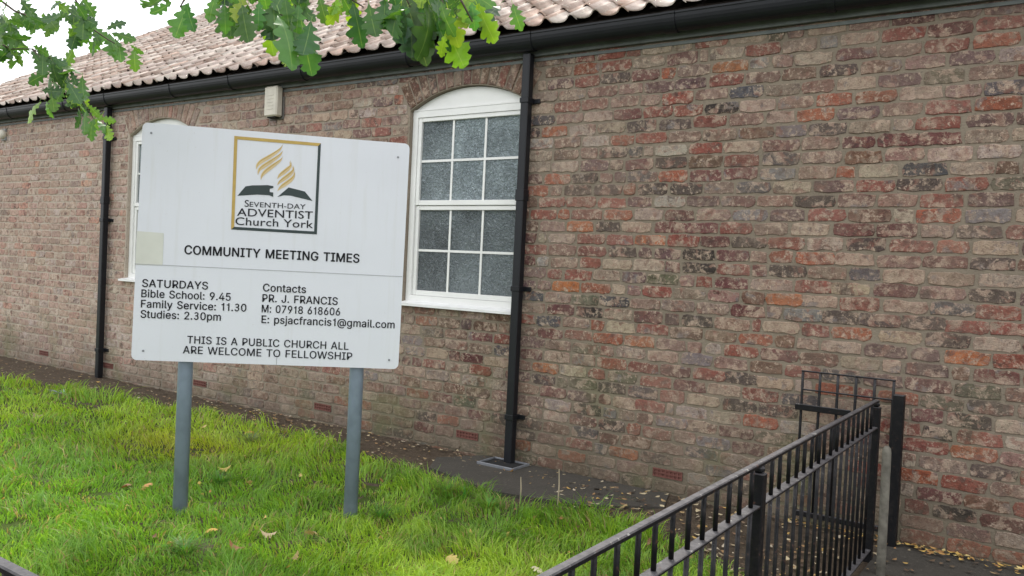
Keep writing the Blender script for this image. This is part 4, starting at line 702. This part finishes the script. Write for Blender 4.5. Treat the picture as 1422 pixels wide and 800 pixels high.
# ------------------------------------------------------------------ iron fences, gate, posts
def fence(name, p0, p1, posts, label, first=.07, zt=.803, zl=.668, sp=.1015, zb=.05):
    p0, p1 = Vector((*p0, 0)), Vector((*p1, 0)); L_ = (p1-p0).length; an = math.atan2(p1.y-p0.y, p1.x-p0.x)
    root = empty(name, p0, an, label=label, cat='fence')
    MB().box(0, L_, -.012, .012, zt-.014, zt, .003).build('top_rail', IRON, root)
    MB().box(.0, L_, -.018, .018, zl-.008, zl+.001, .002).build('lower_rail', IRON, root)
    MB().box(.0, L_, -.019, .019, zb-.008, zb, .002).build('bottom_rail', IRON, root)
    bm = MB(); bm.tube([(0, 0, zb-.03), (0, 0, zl-.009)], .0072, 8); bm.tube([(0, 0, zl+.002), (0, 0, zt-.011)], .0072, 8); me = fix_normals(bm.build('bar', IRON, root, True))
    bars = [first+i*sp for i in range(int((L_-first)/sp)+1)]; bars = [x for x in bars if all(abs(x-q) > .035 for q in posts)]
    me.location = (bars[0], 0, 0)
    for x in bars[1:]:
        o = link('bar', me.data, root, (x, 0, 0)); o.rotation_euler = (0, random.gauss(0, .003), random.uniform(0, 3))
    for x in posts:
        q = MB(); q.box(x-.020, x+.020, -.0225, .0225, -.3, zt-.035, .003); q.box(x-.016, x+.016, -.018, .018, zt-.035, zt-.0115, .008)
        q.build('post', IRON, root)
    return root
fence('iron_fence', (-.80, -4.17), (-.80, -.375), [1.91, 3.775], 'black iron railing running from the pavement towards the brick wall at right', first=.02)
fence('iron_fence', (-9.2, -4.17), (-.83, -4.17), [0.02, 1.9, 3.8, 5.7, 7.5], 'black iron railing in front of the lawn, its top rail crossing the lower left corner', first=.065, zt=.818)
def tagpost(o, l): tag(o, label=l, cat='post'); return o
gate = empty('iron_gate', (-1.25, -.075, 0), label='narrow black iron gate folded back flat against the brick wall', cat='gate')
GW = .475
for i in range(6):
    b = MB(); b.tube([(GW*i/5, 0, .06), (GW*i/5, 0, .872)], .0078, 8)
    fix_normals(b.build('bar', IRON, gate, True))
MB().box(-.008, GW+.008, -.009, .009, .872, .880, .002).build('top_rail', IRON, gate)
MB().box(0, GW, -.008, .008, .768, .776, .002).build('middle_rail', IRON, gate)
MB().box(-.01, GW, -.012, .012, .055, .085, .002).build('bottom_rail', IRON, gate)
MB().box(-.03, .27, -.022, -.010, .655, .69, .003).build('latch', IRON, gate)
for z in (.16, .66): MB().box(GW, GW+.035, -.008, .012, z, z+.02, .002).build('hinge', IRON, gate)
gp = MB(); gp.box(-.745-.027, -.745+.027, -.10, -.046, -.2, .803, .003)
tagpost(gp.build('gate_post', IRON), 'square black iron post standing close to the wall beside the folded gate')
cp = MB(); pts = [(-.700, -.600, -.2), (-.701, -.601, .2), (-.704, -.60, .58), (-.704, -.60, .605), (-.704, -.60, .616)]
cp.tube(pts, [.022, .021, .021, .018, .008], 12)
tagpost(fix_normals(cp.build('concrete_post', CONC, smooth=True)), 'short round weathered concrete post between the end of the railing and the gate post')

# ------------------------------------------------------------------ grass
def grass_mat():
    m = Mat('grass_blade'); C = m.n('ShaderNodeAttribute', attribute_name='col').outputs['Color']
    d = m.n('ShaderNodeBsdfDiffuse'); t = m.n('ShaderNodeBsdfTranslucent'); g = m.n('ShaderNodeBsdfGlossy'); g.inputs['Roughness'].default_value = .45
    m.l(C, d.inputs['Color']); m.set(t.inputs['Color'], m.mix(1, C, (1.5, 1.5, .8), 'MULTIPLY'))
    a = m.n('ShaderNodeMixShader'); a.inputs[0].default_value = .42; m.l(d.outputs[0], a.inputs[1]); m.l(t.outputs[0], a.inputs[2])
    c = m.n('ShaderNodeMixShader'); c.inputs[0].default_value = .03; m.l(a.outputs[0], c.inputs[1]); m.l(g.outputs[0], c.inputs[2])
    m.l(c.outputs[0], m.out.inputs['Surface']); return m.m
GRASS = grass_mat()
class VN:   # cheap value noise
    def __init__(s, sc, seed): s.sc = sc; s.g = np.random.default_rng(seed).random((64, 64))
    def __call__(s, x, y):
        x = x*s.sc; y = y*s.sc; i = np.floor(x).astype(int); j = np.floor(y).astype(int); fx = x-i; fy = y-j; fx = fx*fx*(3-2*fx); fy = fy*fy*(3-2*fy)
        g = s.g; a = g[i % 64, j % 64]; b = g[(i+1) % 64, j % 64]; c = g[i % 64, (j+1) % 64]; d = g[(i+1) % 64, (j+1) % 64]
        return (a*(1-fx)+b*fx)*(1-fy)+(c*(1-fx)+d*fx)*fy
def scatter(n):
    """blade roots, denser near the camera"""
    X = rng.uniform(-13.5, -.84, n); Y = rng.uniform(-4.24, -.35, n)
    e = np.interp(X, EDX, EDY) + .10*(VN(3, 1)(X, Y)-.5) + rng.normal(0, .025, n)
    D2 = X**2+(Y+4.87)**2; keep = (Y < e) & (rng.random(n) < np.minimum(1, 9/(D2+1.0)))
    return X[keep], Y[keep]
X, Y = scatter(620000)
n1, n2, n3, n4 = VN(1.1, 2), VN(4.5, 3), VN(12, 4), VN(.7, 5)
edge = np.interp(X, EDX, EDY)-Y
thin = (n2(X, Y)*.6+n3(X, Y)*.4) > .16
X, Y, edge = X[thin], Y[thin], edge[thin]; n = len(X)
print('blades', n)
dist = np.sqrt(X**2+(Y+4.87)**2)
H = (.018+.065*n2(X, Y)*(.5+n3(X, Y))+.02*n1(X, Y))*rng.uniform(.6, 1.35, n)*(1+.5*((edge < .35) & (n3(X, Y) > .45)))
Wd = rng.uniform(.0016, .0030, n)*(1+.13*np.maximum(0, dist-3))
az = 14*VN(2.2, 9)(X, Y)+rng.normal(0, 1.0, n); lean = rng.uniform(.3, 1.2, n)*(.6+.8*n3(X, Y))
Z0 = -.035*np.exp(-((X+3.1)**2+(Y+1.6)**2)/.9)+.012*np.sin(X*1.9+Y)*np.cos(Y*2.3)-.012
face = rng.uniform(0, 2*np.pi, n); wx, wy = np.cos(face)*Wd, np.sin(face)*Wd
lx, ly = np.cos(az)*lean*H, np.sin(az)*lean*H
V = np.empty((n, 5, 3), dtype=np.float32)
V[:, 0] = np.stack([X-wx, Y-wy, Z0], 1); V[:, 1] = np.stack([X+wx, Y+wy, Z0], 1)
V[:, 2] = np.stack([X-wx*.8+lx*.35, Y-wy*.8+ly*.35, Z0+H*.6], 1); V[:, 3] = np.stack([X+wx*.8+lx*.35, Y+wy*.8+ly*.35, Z0+H*.6], 1)
V[:, 4] = np.stack([X+lx, Y+ly, Z0+H*(1-.25*lean)], 1)
c1, c2, c3 = np.array([.16, .33, .035]), np.array([.40, .55, .055]), np.array([.06, .16, .03])
t = np.clip(n1(X, Y)*1.1-.2+rng.normal(0, .22, n)+.15*(dist > 6), 0, 1)[:, None]; u_ = np.clip((n4(X+3, Y)*.5+n2(X-5, Y)*.6-.50)*2.2, 0, 1)[:, None]
Cc = (c1*(1-t)+c2*t)*(1-u_)+c3*u_*.5+u_*.5*c1
yel = np.exp(-((X+5.25)**2/.35+(Y+1.35)**2/.12))[:, None]; Cc = Cc*(1-.7*yel)+np.array([.42, .40, .04])*.7*yel
straw = rng.random(n) < (.05+.16*(n3(X+9, Y) > .70)); Cc[straw] = np.array([.36, .28, .12])*rng.uniform(.6, 1.2, (straw.sum(), 1))
Cc *= rng.uniform(.75, 1.25, (n, 1))
C5 = np.ones((n, 5, 4), dtype=np.float32); C5[:, :, :3] = Cc[:, None, :]
def blades(name, V, C5, mat, **k):
    n = len(V); idx = (np.arange(n)*5)[:, None]
    loops = np.concatenate([idx+np.array([0, 1, 3, 2]), idx+np.array([2, 3, 4])], 1).ravel().astype(np.int32)
    me = bpy.data.meshes.new(name); me.vertices.add(n*5); me.vertices.foreach_set('co', V.astype(np.float32).ravel()); me.loops.add(n*7); me.loops.foreach_set('vertex_index', loops)
    me.polygons.add(n*2); st = (np.arange(n)*7)[:, None]+np.array([0, 4]); me.polygons.foreach_set('loop_start', st.ravel().astype(np.int32))
    me.update(calc_edges=True); me.validate(); me.materials.append(mat)
    at = me.color_attributes.new('col', 'FLOAT_COLOR', 'POINT'); at.data.foreach_set('color', C5.ravel())
    return tag(link(name, me), **k)
blades('lawn_grass', V, C5, GRASS, label='bright green unmown grass of the lawn under the sign', cat='grass', kind='stuff')

# longer drooping tufts
def tuft(name, x, y, nb, h, spread, cbase, label, cat='grass tuft', group=None, wdt=.003):
    rt = MB(); V = []; Fc = []; C = []
    for i in range(nb):
        a = random.uniform(0, 6.28); r = random.uniform(0, spread*.25); bx, by = r*math.cos(a), r*math.sin(a)
        a += random.gauss(0, .5); hh = h*random.uniform(.5, 1.1); sp_ = spread*random.uniform(.4, 1.1); w_ = wdt*random.uniform(.6, 1.3)
        px, py = -math.sin(a)*w_, math.cos(a)*w_; n0 = len(V); cc = [c*random.uniform(.6, 1.3) for c in cbase]
        for k in range(5):
            t = k/4; ox, oy = bx+math.cos(a)*sp_*t**1.5, by+math.sin(a)*sp_*t**1.5; z = hh*(1.55*t-.85*t*t); ww = 1-t*.92
            V += [(ox-px*ww, oy-py*ww, z), (ox+px*ww, oy+py*ww, z)]; C += [(*cc, 1)]*2
        Fc += [(n0+2*k, n0+2*k+1, n0+2*k+3, n0+2*k+2) for k in range(4)]
    o = attr_mesh(name, V, Fc, C, GRASS, None, False, label=label, cat=cat); o.location = (x, y, hgt(x, y)-.01)
    if group: o['group'] = group
    return o
tuft('grass_tuft', -3.05, -.98, 150, .16, .16, (.15, .27, .05), 'long drooping grass tuft at the lawn edge in front of the nearer downpipe foot', group='long grass tufts')
tuft('grass_tuft', -2.72, -1.02, 120, .13, .14, (.17, .30, .05), 'leafy grass tuft beside the dead upright stalks at the lawn edge', group='long grass tufts')
tuft('grass_tuft', -4.95, -.92, 110, .13, .15, (.20, .26, .09), 'pale grass tuft at the lawn edge just right of the left sign post', group='long grass tufts')
tuft('grass_tuft', -4.22, -1.72, 110, .11, .13, (.10, .22, .04), 'dark green grass tuft in the lawn midway between the two sign posts', group='long grass tufts')
tuft('grass_tuft', -3.05, -1.55, 90, .12, .13, (.10, .24, .03), 'grass tuft growing just behind the foot of the right sign post', group='long grass tufts')
tuft('grass_tuft', -3.35, -2.55, 130, .10, .16, (.12, .25, .04), 'dark grass tuft nearest the bottom of the view left of the curled brown leaf', group='long grass tufts')
tuft('weed_plant', -7.62, -.92, 26, .10, .13, (.34, .42, .36), 'pale grey-green weed rosette at the far left edge of the lawn', cat='weed', wdt=.016)
tuft('weed_plant', -2.95, -.95, 14, .12, .07, (.13, .28, .05), 'small broad leaved green weed at the lawn edge below the drain', cat='weed', wdt=.012)
# dead upright stalks
STK = simple('dead_stalk', (.36, .30, .21), .8)
for (x, y, h, lab) in ((-2.47, -.66, .20, 'taller dead pale upright stalk with a short side spur at the lawn edge'), (-2.66, -.78, .14, 'shorter dead pale stalk left of the taller one at the lawn edge')):
    b = MB(); b.tube([(0, 0, -.02), (.003, 0, h*.5), (-.004, .002, h)], [.0055, .005, .003], 6)
    if h > .15: b.tube([(.003, 0, h*.35), (.03, -.005, h*.39)], [.003, .002], 5)
    o = b.build('dead_stalk', STK, label=lab, cat='stalk'); o.location = (x, y, 0)

# ------------------------------------------------------------------ leaves
def leaf_mat(name, transl=.45, rough=.35):
    m = Mat(name); C = m.n('ShaderNodeObjectInfo').outputs['Color']
    a2 = m.n('ShaderNodeAttribute', attribute_name='col'); C = m.mix(a2.outputs['Alpha'], C, a2.outputs['Color']) if name == 'crown_leaf' else C
    C = m.mix(m.ramp(m.noise(60, 3), .4, .7, 0, .35), C, m.mix(1, C, (.55, .6, .6), 'MULTIPLY'))
    if name != 'crown_leaf': C = m.mix(m.ramp(m.n('ShaderNodeAttribute', attribute_name='vein').outputs['Fac'], .93, 1, 0, .45), C, m.mix(1, m.mix(.5, C, (.3, .4, .15)), (1.5, 1.4, 1.3), 'MULTIPLY'))
    m.done(C, rough, .5); t = m.n('ShaderNodeBsdfTranslucent'); m.set(t.inputs['Color'], m.mix(1, C, (1.7, 1.6, .7), 'MULTIPLY'))
    x = m.n('ShaderNodeMixShader'); x.inputs[0].default_value = transl; m.l(m.p.outputs[0], x.inputs[1]); m.l(t.outputs[0], x.inputs[2]); m.l(x.outputs[0], m.out.inputs['Surface'])
    return m.m
LEAFM = leaf_mat('oak_leaf'); FALL = leaf_mat('fallen_leaf', .15, .7); CROWN = leaf_mat('crown_leaf')
HALF = [(0, 0), (.03, .05), (.07, .12), (.13, .17), (.14, .22), (.08, .27), (.11, .32), (.20, .36), (.24, .42), (.22, .47), (.12, .51), (.16, .56), (.25, .60), (.29, .66), (.27, .72), (.16, .75), (.18, .80), (.20, .85), (.17, .90), (.10, .92), (.09, .97), (.04, 1.01), (0, 1.02)]
def leaf_variant(curl, fold, seed):
    rg = random.Random(seed); v = []; f = []; n = len(HALF)
    def zf(x, y): return curl*(y-.4)**2 - fold*abs(x) + .02*math.sin(y*20+seed)*abs(x)*3
    for y in [p[1] for p in HALF]: v.append((0, y, zf(0, y)))
    for sgn in (1, -1):
        st = len(v)
        for x, y in HALF: xx = sgn*x*rg.uniform(.85, 1.15); v.append((xx, y+rg.gauss(0, .008), zf(xx, y)+rg.gauss(0, .012)))
        for i in range(n-1): q = (i, i+1, st+i+1, st+i); f.append(q if sgn < 0 else q[::-1])
    # stalk
    st = len(v); v += [(-.008, -.16, .0), (.008, -.16, .0), (.008, .02, 0), (-.008, .02, 0)]; f.append((st, st+1, st+2, st+3))
    return v, f
LV = [leaf_variant(-.35, .15, 1), leaf_variant(-.15, .3, 2), leaf_variant(.2, .25, 3), leaf_variant(-.5, .1, 4)]
def lmesh(v, f, nm, mat):
    b = MB(); b.add(v, f); me = b.mesh(nm, mat, True); at = me.attributes.new('vein', 'FLOAT', 'POINT'); n = len(HALF)
    at.data.foreach_set('value', [1. if i < n or i >= len(v)-4 else (.35 if (i-n) % n % 5 == 0 else 0.) for i in range(len(v))]); return me
LMs = [lmesh(v, f, 'leaf', LEAFM) for v, f in LV]
FMs = [lmesh(v, f, 'fallen_leaf', FALL) for v, f in [leaf_variant(1.3, -.6, 5), leaf_variant(-.9, .5, 6), leaf_variant(.8, .7, 7)]]
def W(px, py, Z): return CAM + (dd + rr*((px-CX)/F) - uu*((py-CY)/F))*Z
tree = empty('oak_tree', (-2.9, -6.7, 0), label='oak tree whose leafy branches hang across the top of the view', cat='tree')
BARK = simple('oak_bark', (.10, .08, .06), .9, .15, 9, .8, 25)
tb = MB(); tb.tube([(0, 0, -.2), (.02, .02, .6), (-.03, .05, 1.7), (.05, .1, 3.0), (.1, .2, 4.6), (.1, .2, 6.0)], [.27, .21, .18, .16, .11, .05], 12)
tb.build('trunk', BARK, tree, True)
T0 = Vector((-2.9, -6.7, 0))
def branch(pts, r0_, r1_):
    b = MB(); n = len(pts); b.tube([Vector(p)-T0 for p in pts], [r0_+(r1_-r0_)*i/(n-1) for i in range(n)], 6); return b.build('branch', BARK, tree, True)
GREENS = [(.04, .11, .03), (.055, .14, .03), (.075, .19, .04), (.06, .14, .055), (.04, .095, .04)]
BRIGHT = (.20, .33, .03)
def put_leaf(base, tip, c, facing=1.0, j=None):
    base, tip = Vector(base), Vector(tip); t = tip-base; ln = t.length; t.normalize()
    tocam = (CAM-base).normalized(); nrm = tocam*facing + Vector((random.gauss(0, .45), random.gauss(0, .45), random.gauss(.25, .45)))
    nrm = (nrm - t*nrm.dot(t)).normalized(); xx = t.cross(nrm).normalized()
    m = Matrix((xx, t, nrm)).transposed().to_4x4(); m.translation = base-T0
    o = link('leaf', LMs[random.randrange(4) if j is None else j], tree, color=c); o.matrix_local = m @ Matrix.Diagonal((ln*random.uniform(.95, 1.25), ln*1.08, ln, 1)); return o
nearL = [(262, 2, 245, 47, 0), (258, 5, 268, 41, 0), (240, 3, 212, 20, 0), (312, 5, 313, 43, 0), (335, 5, 343, 52, 0), (360, 0, 358, 36, 0), (375, 15, 381, 55, 0), (388, 18, 409, 84, 0), (420, 38, 431, 100, 0),
 (372, 32, 379, 74, 1), (392, 58, 404, 88, 1), (405, 30, 400, 72, 0), (432, 30, 422, 75, 0), (443, -5, 453, 31, 0), (425, 55, 445, 82, 0), (340, -5, 328, 30, 1), (490, 3, 503, 61, 0), (512, 5, 521, 49, 0), (470, -8, 462, 20, 1),
 (560, -12, 588, 80, 0), (556, 5, 543, 48, 0), (570, -5, 572, 70, 0), (598, -2, 592, 74, 0), (535, -4, 533, 35, 0), (616, 30, 641, 87, 1), (618, 48, 611, 78, 1), (622, 12, 635, 62, 1), (604, 15, 618, 66, 0),
 (662, 5, 684, 54, 1), (655, 2, 659, 38, 0), (610, 0, 625, 45, 0), (640, -8, 652, 26, 1), (585, 10, 578, 62, 0), (545, -15, 560, 55, 0), (300, -8, 290, 26, 0), (395, -5, 402, 40, 0), (415, 5, 412, 46, 0)]
for bx, by, tx, ty, br in nearL:
    Z = random.uniform(1.8, 2.05); c = BRIGHT if br else random.choice(GREENS)
    put_leaf(W(bx, by, Z), W(tx, ty, Z-random.uniform(-.03, .05)), tuple(v*random.uniform(.85, 1.15) for v in c), 1.1)
for i in range(95):
    cx = random.choice((250, 330, 350, 400, 420, 480, 550, 570, 600, 640, 660)); bx = cx+random.gauss(0, 18); by = random.uniform(-45, 12); Z = random.uniform(1.85, 2.2); ln = random.uniform(32, 55)
    a = random.gauss(0, .5); put_leaf(W(bx, by, Z), W(bx+ln*math.sin(a), by+ln*math.cos(a)*.8, Z+random.uniform(-.05, .05)), random.choice(GREENS+[BRIGHT]), .7)
CL = [(8, 35, 10, 7), (5, 55, 8, 4), (14, 8, 12, 4), (40, 20, 9, 6), (55, 26, 6, 3), (80, 8, 12, 5), (92, 22, 8, 4), (112, 12, 9, 5), (118, 34, 9, 5), (132, 48, 8, 5), (150, 55, 7, 5), (165, 62, 5, 3), (178, 70, 4, 2), (18, 75, 8, 5), (30, 82, 5, 2),
 (47, 70, 7, 4), (62, 80, 4, 2), (75, 84, 5, 3), (72, 108, 8, 5), (92, 108, 9, 5), (60, 138, 7, 4), (82, 125, 7, 3), (106, 132, 8, 5), (122, 150, 8, 5), (132, 168, 7, 4), (148, 178, 4, 1), (110, 112, 5, 2)]
for cx, cy, sp_, k in CL:
    for i in range(k):
        bx, by = random.gauss(cx, sp_*.7), random.gauss(cy-6, sp_*.7); Z = random.uniform(3.5, 3.8); a = random.gauss(.2, .9); ln = random.uniform(20, 34)
        c = random.choice(GREENS+[(.09, .19, .04)]); c = (.17, .30, .04) if cy > 120 and random.random() < .35 else c
        put_leaf(W(bx, by, Z), W(bx+ln*math.sin(a), by+ln*math.cos(a), Z+random.uniform(-.04, .04)), c, .6)
# twigs
def tw(pl, Z, r=.004, r1=.0015): return branch([W(x, y, Z+dz) for x, y, dz in pl], r, r1)
tw([(300, -60, .15), (258, -4, .02), (250, 10, 0)], 1.95); tw([(300, -60, .15), (330, -10, 0), (372, 5, 0), (390, 20, 0), (425, 45, 0)], 1.95); tw([(430, -60, .1), (470, -12, 0), (505, 10, 0)], 1.95)
tw([(430, -60, .1), (405, 0, 0), (428, 30, 0)], 1.97); tw([(600, -60, .1), (560, -10, 0), (570, 10, 0)], 1.95); tw([(600, -60, .1), (640, 0, 0), (656, 30, 0)], 1.93, .004, .002); tw([(600, -60, .1), (612, -5, 0), (620, 20, 0)], 1.93)
tw([(-40, -30, 0), (20, 15, 0), (60, 30, 0), (90, 22, 0)], 3.65, .006); tw([(60, -50, 0), (105, 0, 0), (125, 38, 0), (150, 55, 0), (180, 72, 0)], 3.65, .006); tw([(-40, 40, 0), (15, 68, 0), (45, 68, 0), (78, 85, 0)], 3.65, .005)
tw([(45, 68, 0), (75, 105, 0), (108, 128, 0), (130, 165, 0)], 3.65, .005, .002)
A1 = W(300, -60, 2.1); A2 = W(600, -60, 2.05); A3 = W(430, -60, 2.05); B1 = W(60, -50, 3.65); B2 = W(-40, -30, 3.65); B3 = W(-40, 40, 3.65)
top = Vector((-2.85, -6.6, 2.6)); mid = Vector((-1.9, -4.6, 2.75)); midb = Vector((-3.9, -4.4, 3.0))
branch([top, Vector((-2.4, -5.6, 2.9)), mid], .07, .03)
for q in (A1, A2, A3): branch([mid, (mid+q)/2+Vector((0, 0, .12)), q], .018, .005)
branch([top+Vector((0, 0, .3)), Vector((-3.5, -5.5, 3.2)), midb], .08, .03)
for q in (B1, B2, B3): branch([midb, (midb+q)/2+Vector((0, 0, .12)), q], .02, .006)
branch([Vector((-2.85, -6.6, 4)), Vector((-1.6, -7.2, 4.8)), Vector((-.8, -7.6, 5.4))], .07, .02)
branch([Vector((-2.85, -6.6, 4.2)), Vector((-4.2, -7.4, 5.0)), Vector((-5, -7.9, 5.6))], .07, .02)
# crown above the frame, one mass of leaves
FV = []; FF = []; FC = []; nv = 0
blobs = [((-2.9, -7.0, 5.6), 1.6, 900), ((-1.3, -7.5, 5.2), 1.0, 400), ((-4.6, -7.6, 5.4), 1.1, 400), ((-3.9, -4.9, 3.7), .45, 120), ((-2.0, -4.9, 3.3), .4, 110), ((-2.8, -6.0, 4.4), .8, 250)]
for (cx, cy, cz), rad, k in blobs:
    for i in range(k):
        p = Vector((random.gauss(0, 1), random.gauss(0, 1), random.gauss(0, 1))).normalized()*rad*random.uniform(.45, 1.05); v, f = LV[i % 4]
        q = Matrix.Rotation(random.uniform(0, 6.28), 3, 'Z') @ Matrix.Rotation(random.uniform(.3, 2.4), 3, 'X'); s = random.uniform(.09, .14)
        A = (np.array(v)*s) @ np.array(q).T + np.array((cx+p.x+2.9, cy+p.y+6.7, cz+p.z*.8)); FV.append(A); FF += [tuple(a+nv for a in ff) for ff in f]; c = random.choice(GREENS); FC += [(*c, 1)]*len(v); nv += len(v)
attr_mesh('crown', np.concatenate(FV), FF, FC, CROWN, tree, kind='stuff')

# fallen leaves on the grass
FT = [(.30, .15, .055), (.42, .24, .06), (.50, .38, .14), (.22, .12, .06), (.48, .34, .08)]
named = [(-3.14, -2.38, .08, (.26, .12, .05), 'curled reddish brown oak leaf in the grass, largest near the lower middle'), (-3.21, -2.13, .09, (.42, .33, .2), 'pale tan curled oak leaf in the grass between the reddish brown leaf and right post'),
 (-2.93, -2.24, .075, (.36, .25, .11), 'tan leaf lying right of the curled reddish brown leaf'), (-2.376, -1.84, .09, (.50, .38, .12), 'yellow leaf alone on the grass at the lower middle right'),
 (-3.46, -2.29, .075, (.48, .30, .06), 'orange yellow leaf on the grass left of the curled reddish brown leaf'), (-4.42, -2.18, .08, (.25, .14, .06), 'brown leaf on the grass left of the left sign post, the more distant of two'),
 (-4.28, -2.2, .08, (.44, .22, .07), 'orange brown leaf on the grass just left of the left sign post'), (-5.11, -.76, .08, (.52, .28, .05), 'orange leaf at the lawn edge midway between the sign posts'),
 (-4.42, -1.6, .08, (.50, .36, .10), 'golden leaf standing in the grass between the sign posts, higher of the pair'), (-4.02, -1.67, .06, (.46, .36, .16), 'small pale gold leaf between the sign posts, nearer of the pair'),
 (-2.0, -1.68, .08, (.55, .50, .32), 'cream coloured leaf in the grass close to the railing'), (-3.05, -2.0, .08, (.42, .32, .16), 'tan leaf folded in the grass below the right sign post'),
 (-6.95, -1.6, .10, (.20, .14, .09), 'dull brown leaf at the far left of the lawn'), (-6.65, -1.57, .09, (.28, .20, .13), 'grey brown leaf beside the dull brown one at the far left of the lawn'),
 (-3.06, -.26, .09, (.42, .24, .10), 'brown leaf caught beside the drain on the concrete')]
def fall(x, y, s, c, label, group='fallen oak leaves', z=None, j=None):
    zz = hgt(x, y)+.035 if z is None else z
    o = link('fallen_leaf', FMs[random.randrange(3) if j is None else j], None, (x, y, zz), (random.gauss(0, .4), random.gauss(0, .4), random.uniform(0, 6.28)), c); o.scale = (s*1.2, s, s); return tag(o, label=label, cat='leaf', group=group)
for x, y, s, c, l in named: fall(x, y, s, c, l, z=.008 if y > -.4 else None)
for i in range(75):
    x = random.uniform(-6.5, -1.1); y = random.uniform(-3.1, -.9)
    if y > np.interp(x, EDX, EDY)-.08 or (x+3.1)**2+(y+2.2)**2 < .05: continue
    fall(x, y, random.uniform(.02, .045), random.choice(FT), 'small faded fallen leaf half sunk in the grass', 'small leaves in the grass')
# litter: countless scraps on the soil strip and along the foot of the wall
def litter_mat():
    m = Mat('leaf_litter'); C = m.n('ShaderNodeAttribute', attribute_name='col').outputs['Color']; return m.done(C, .7, .3)
LV_, LF_, LC_ = [], [], []
def scrap(x, y, z, s, c):
    n0 = len(LV_); a = random.uniform(0, 6.28); ca, sa = math.cos(a), math.sin(a); tl = random.gauss(0, .35)
    for u, v, w_ in ((-1, 0, .15), (-.3, .45, 0), (.4, .5, .1), (1, 0, .35), (.3, -.5, .05), (-.4, -.42, .12)):
        LV_.append((x+(u*ca-v*sa)*s, y+(u*sa+v*ca)*s, z+w_*s+tl*v*s*.6+.003)); LC_.append((*c, 1))
    LF_.append(tuple(range(n0, n0+6)))
LT = [(.05, .04, .03), (.07, .05, .035), (.30, .24, .15), (.34, .24, .12), (.46, .38, .24), (.28, .17, .08), (.45, .29, .09), (.2, .12, .07), (.4, .34, .25), (.12, .08, .05), (.09, .06, .04), (.11, .08, .05), (.16, .11, .07)]
for i in range(2600):
    x = random.uniform(-10.5, -.9); e = np.interp(x, EDX, EDY); y = random.uniform(e-.05, -.02)
    if random.random() > (.9 if -6 < x < -3.2 or x > -2.6 else .45): continue
    scrap(x, y, hgt(x, y)*min(1, max(0, (-.15-y)/.5)) if y > -.65 else hgt(x, y), random.uniform(.006, .02)*(1.3 if x > -2.6 else 1), random.choice(LT))
for i in range(420):    # along the wall, right hand path
    x = random.uniform(-1.3, 2.5); y = -abs(random.gauss(0, .06))-.015; scrap(x, y, .002+random.uniform(0, .012), random.uniform(.010, .026), random.choice([(.55, .36, .10), (.62, .48, .2), (.42, .24, .08), (.3, .16, .07)]))
for i in range(520):
    x = random.uniform(-1.3, .6); y = random.uniform(-2.4, -.1); scrap(x, y, .002, random.uniform(.008, .022), random.choice(LT))
for i in range(260):    # soil inside the railing
    x = random.uniform(-1.6, -.82); y = random.uniform(-2.3, -.7); scrap(x, y, .0, random.uniform(.008, .026), random.choice(LT))
attr_mesh('leaf_litter', LV_, LF_, LC_, litter_mat(), None, False, label='scattered yellow and brown leaf scraps on the bare soil and path', cat='leaf litter', kind='stuff')
print('bricks', len(bricks), 'tiles', len(tiles), 'objects', len(bpy.data.objects))
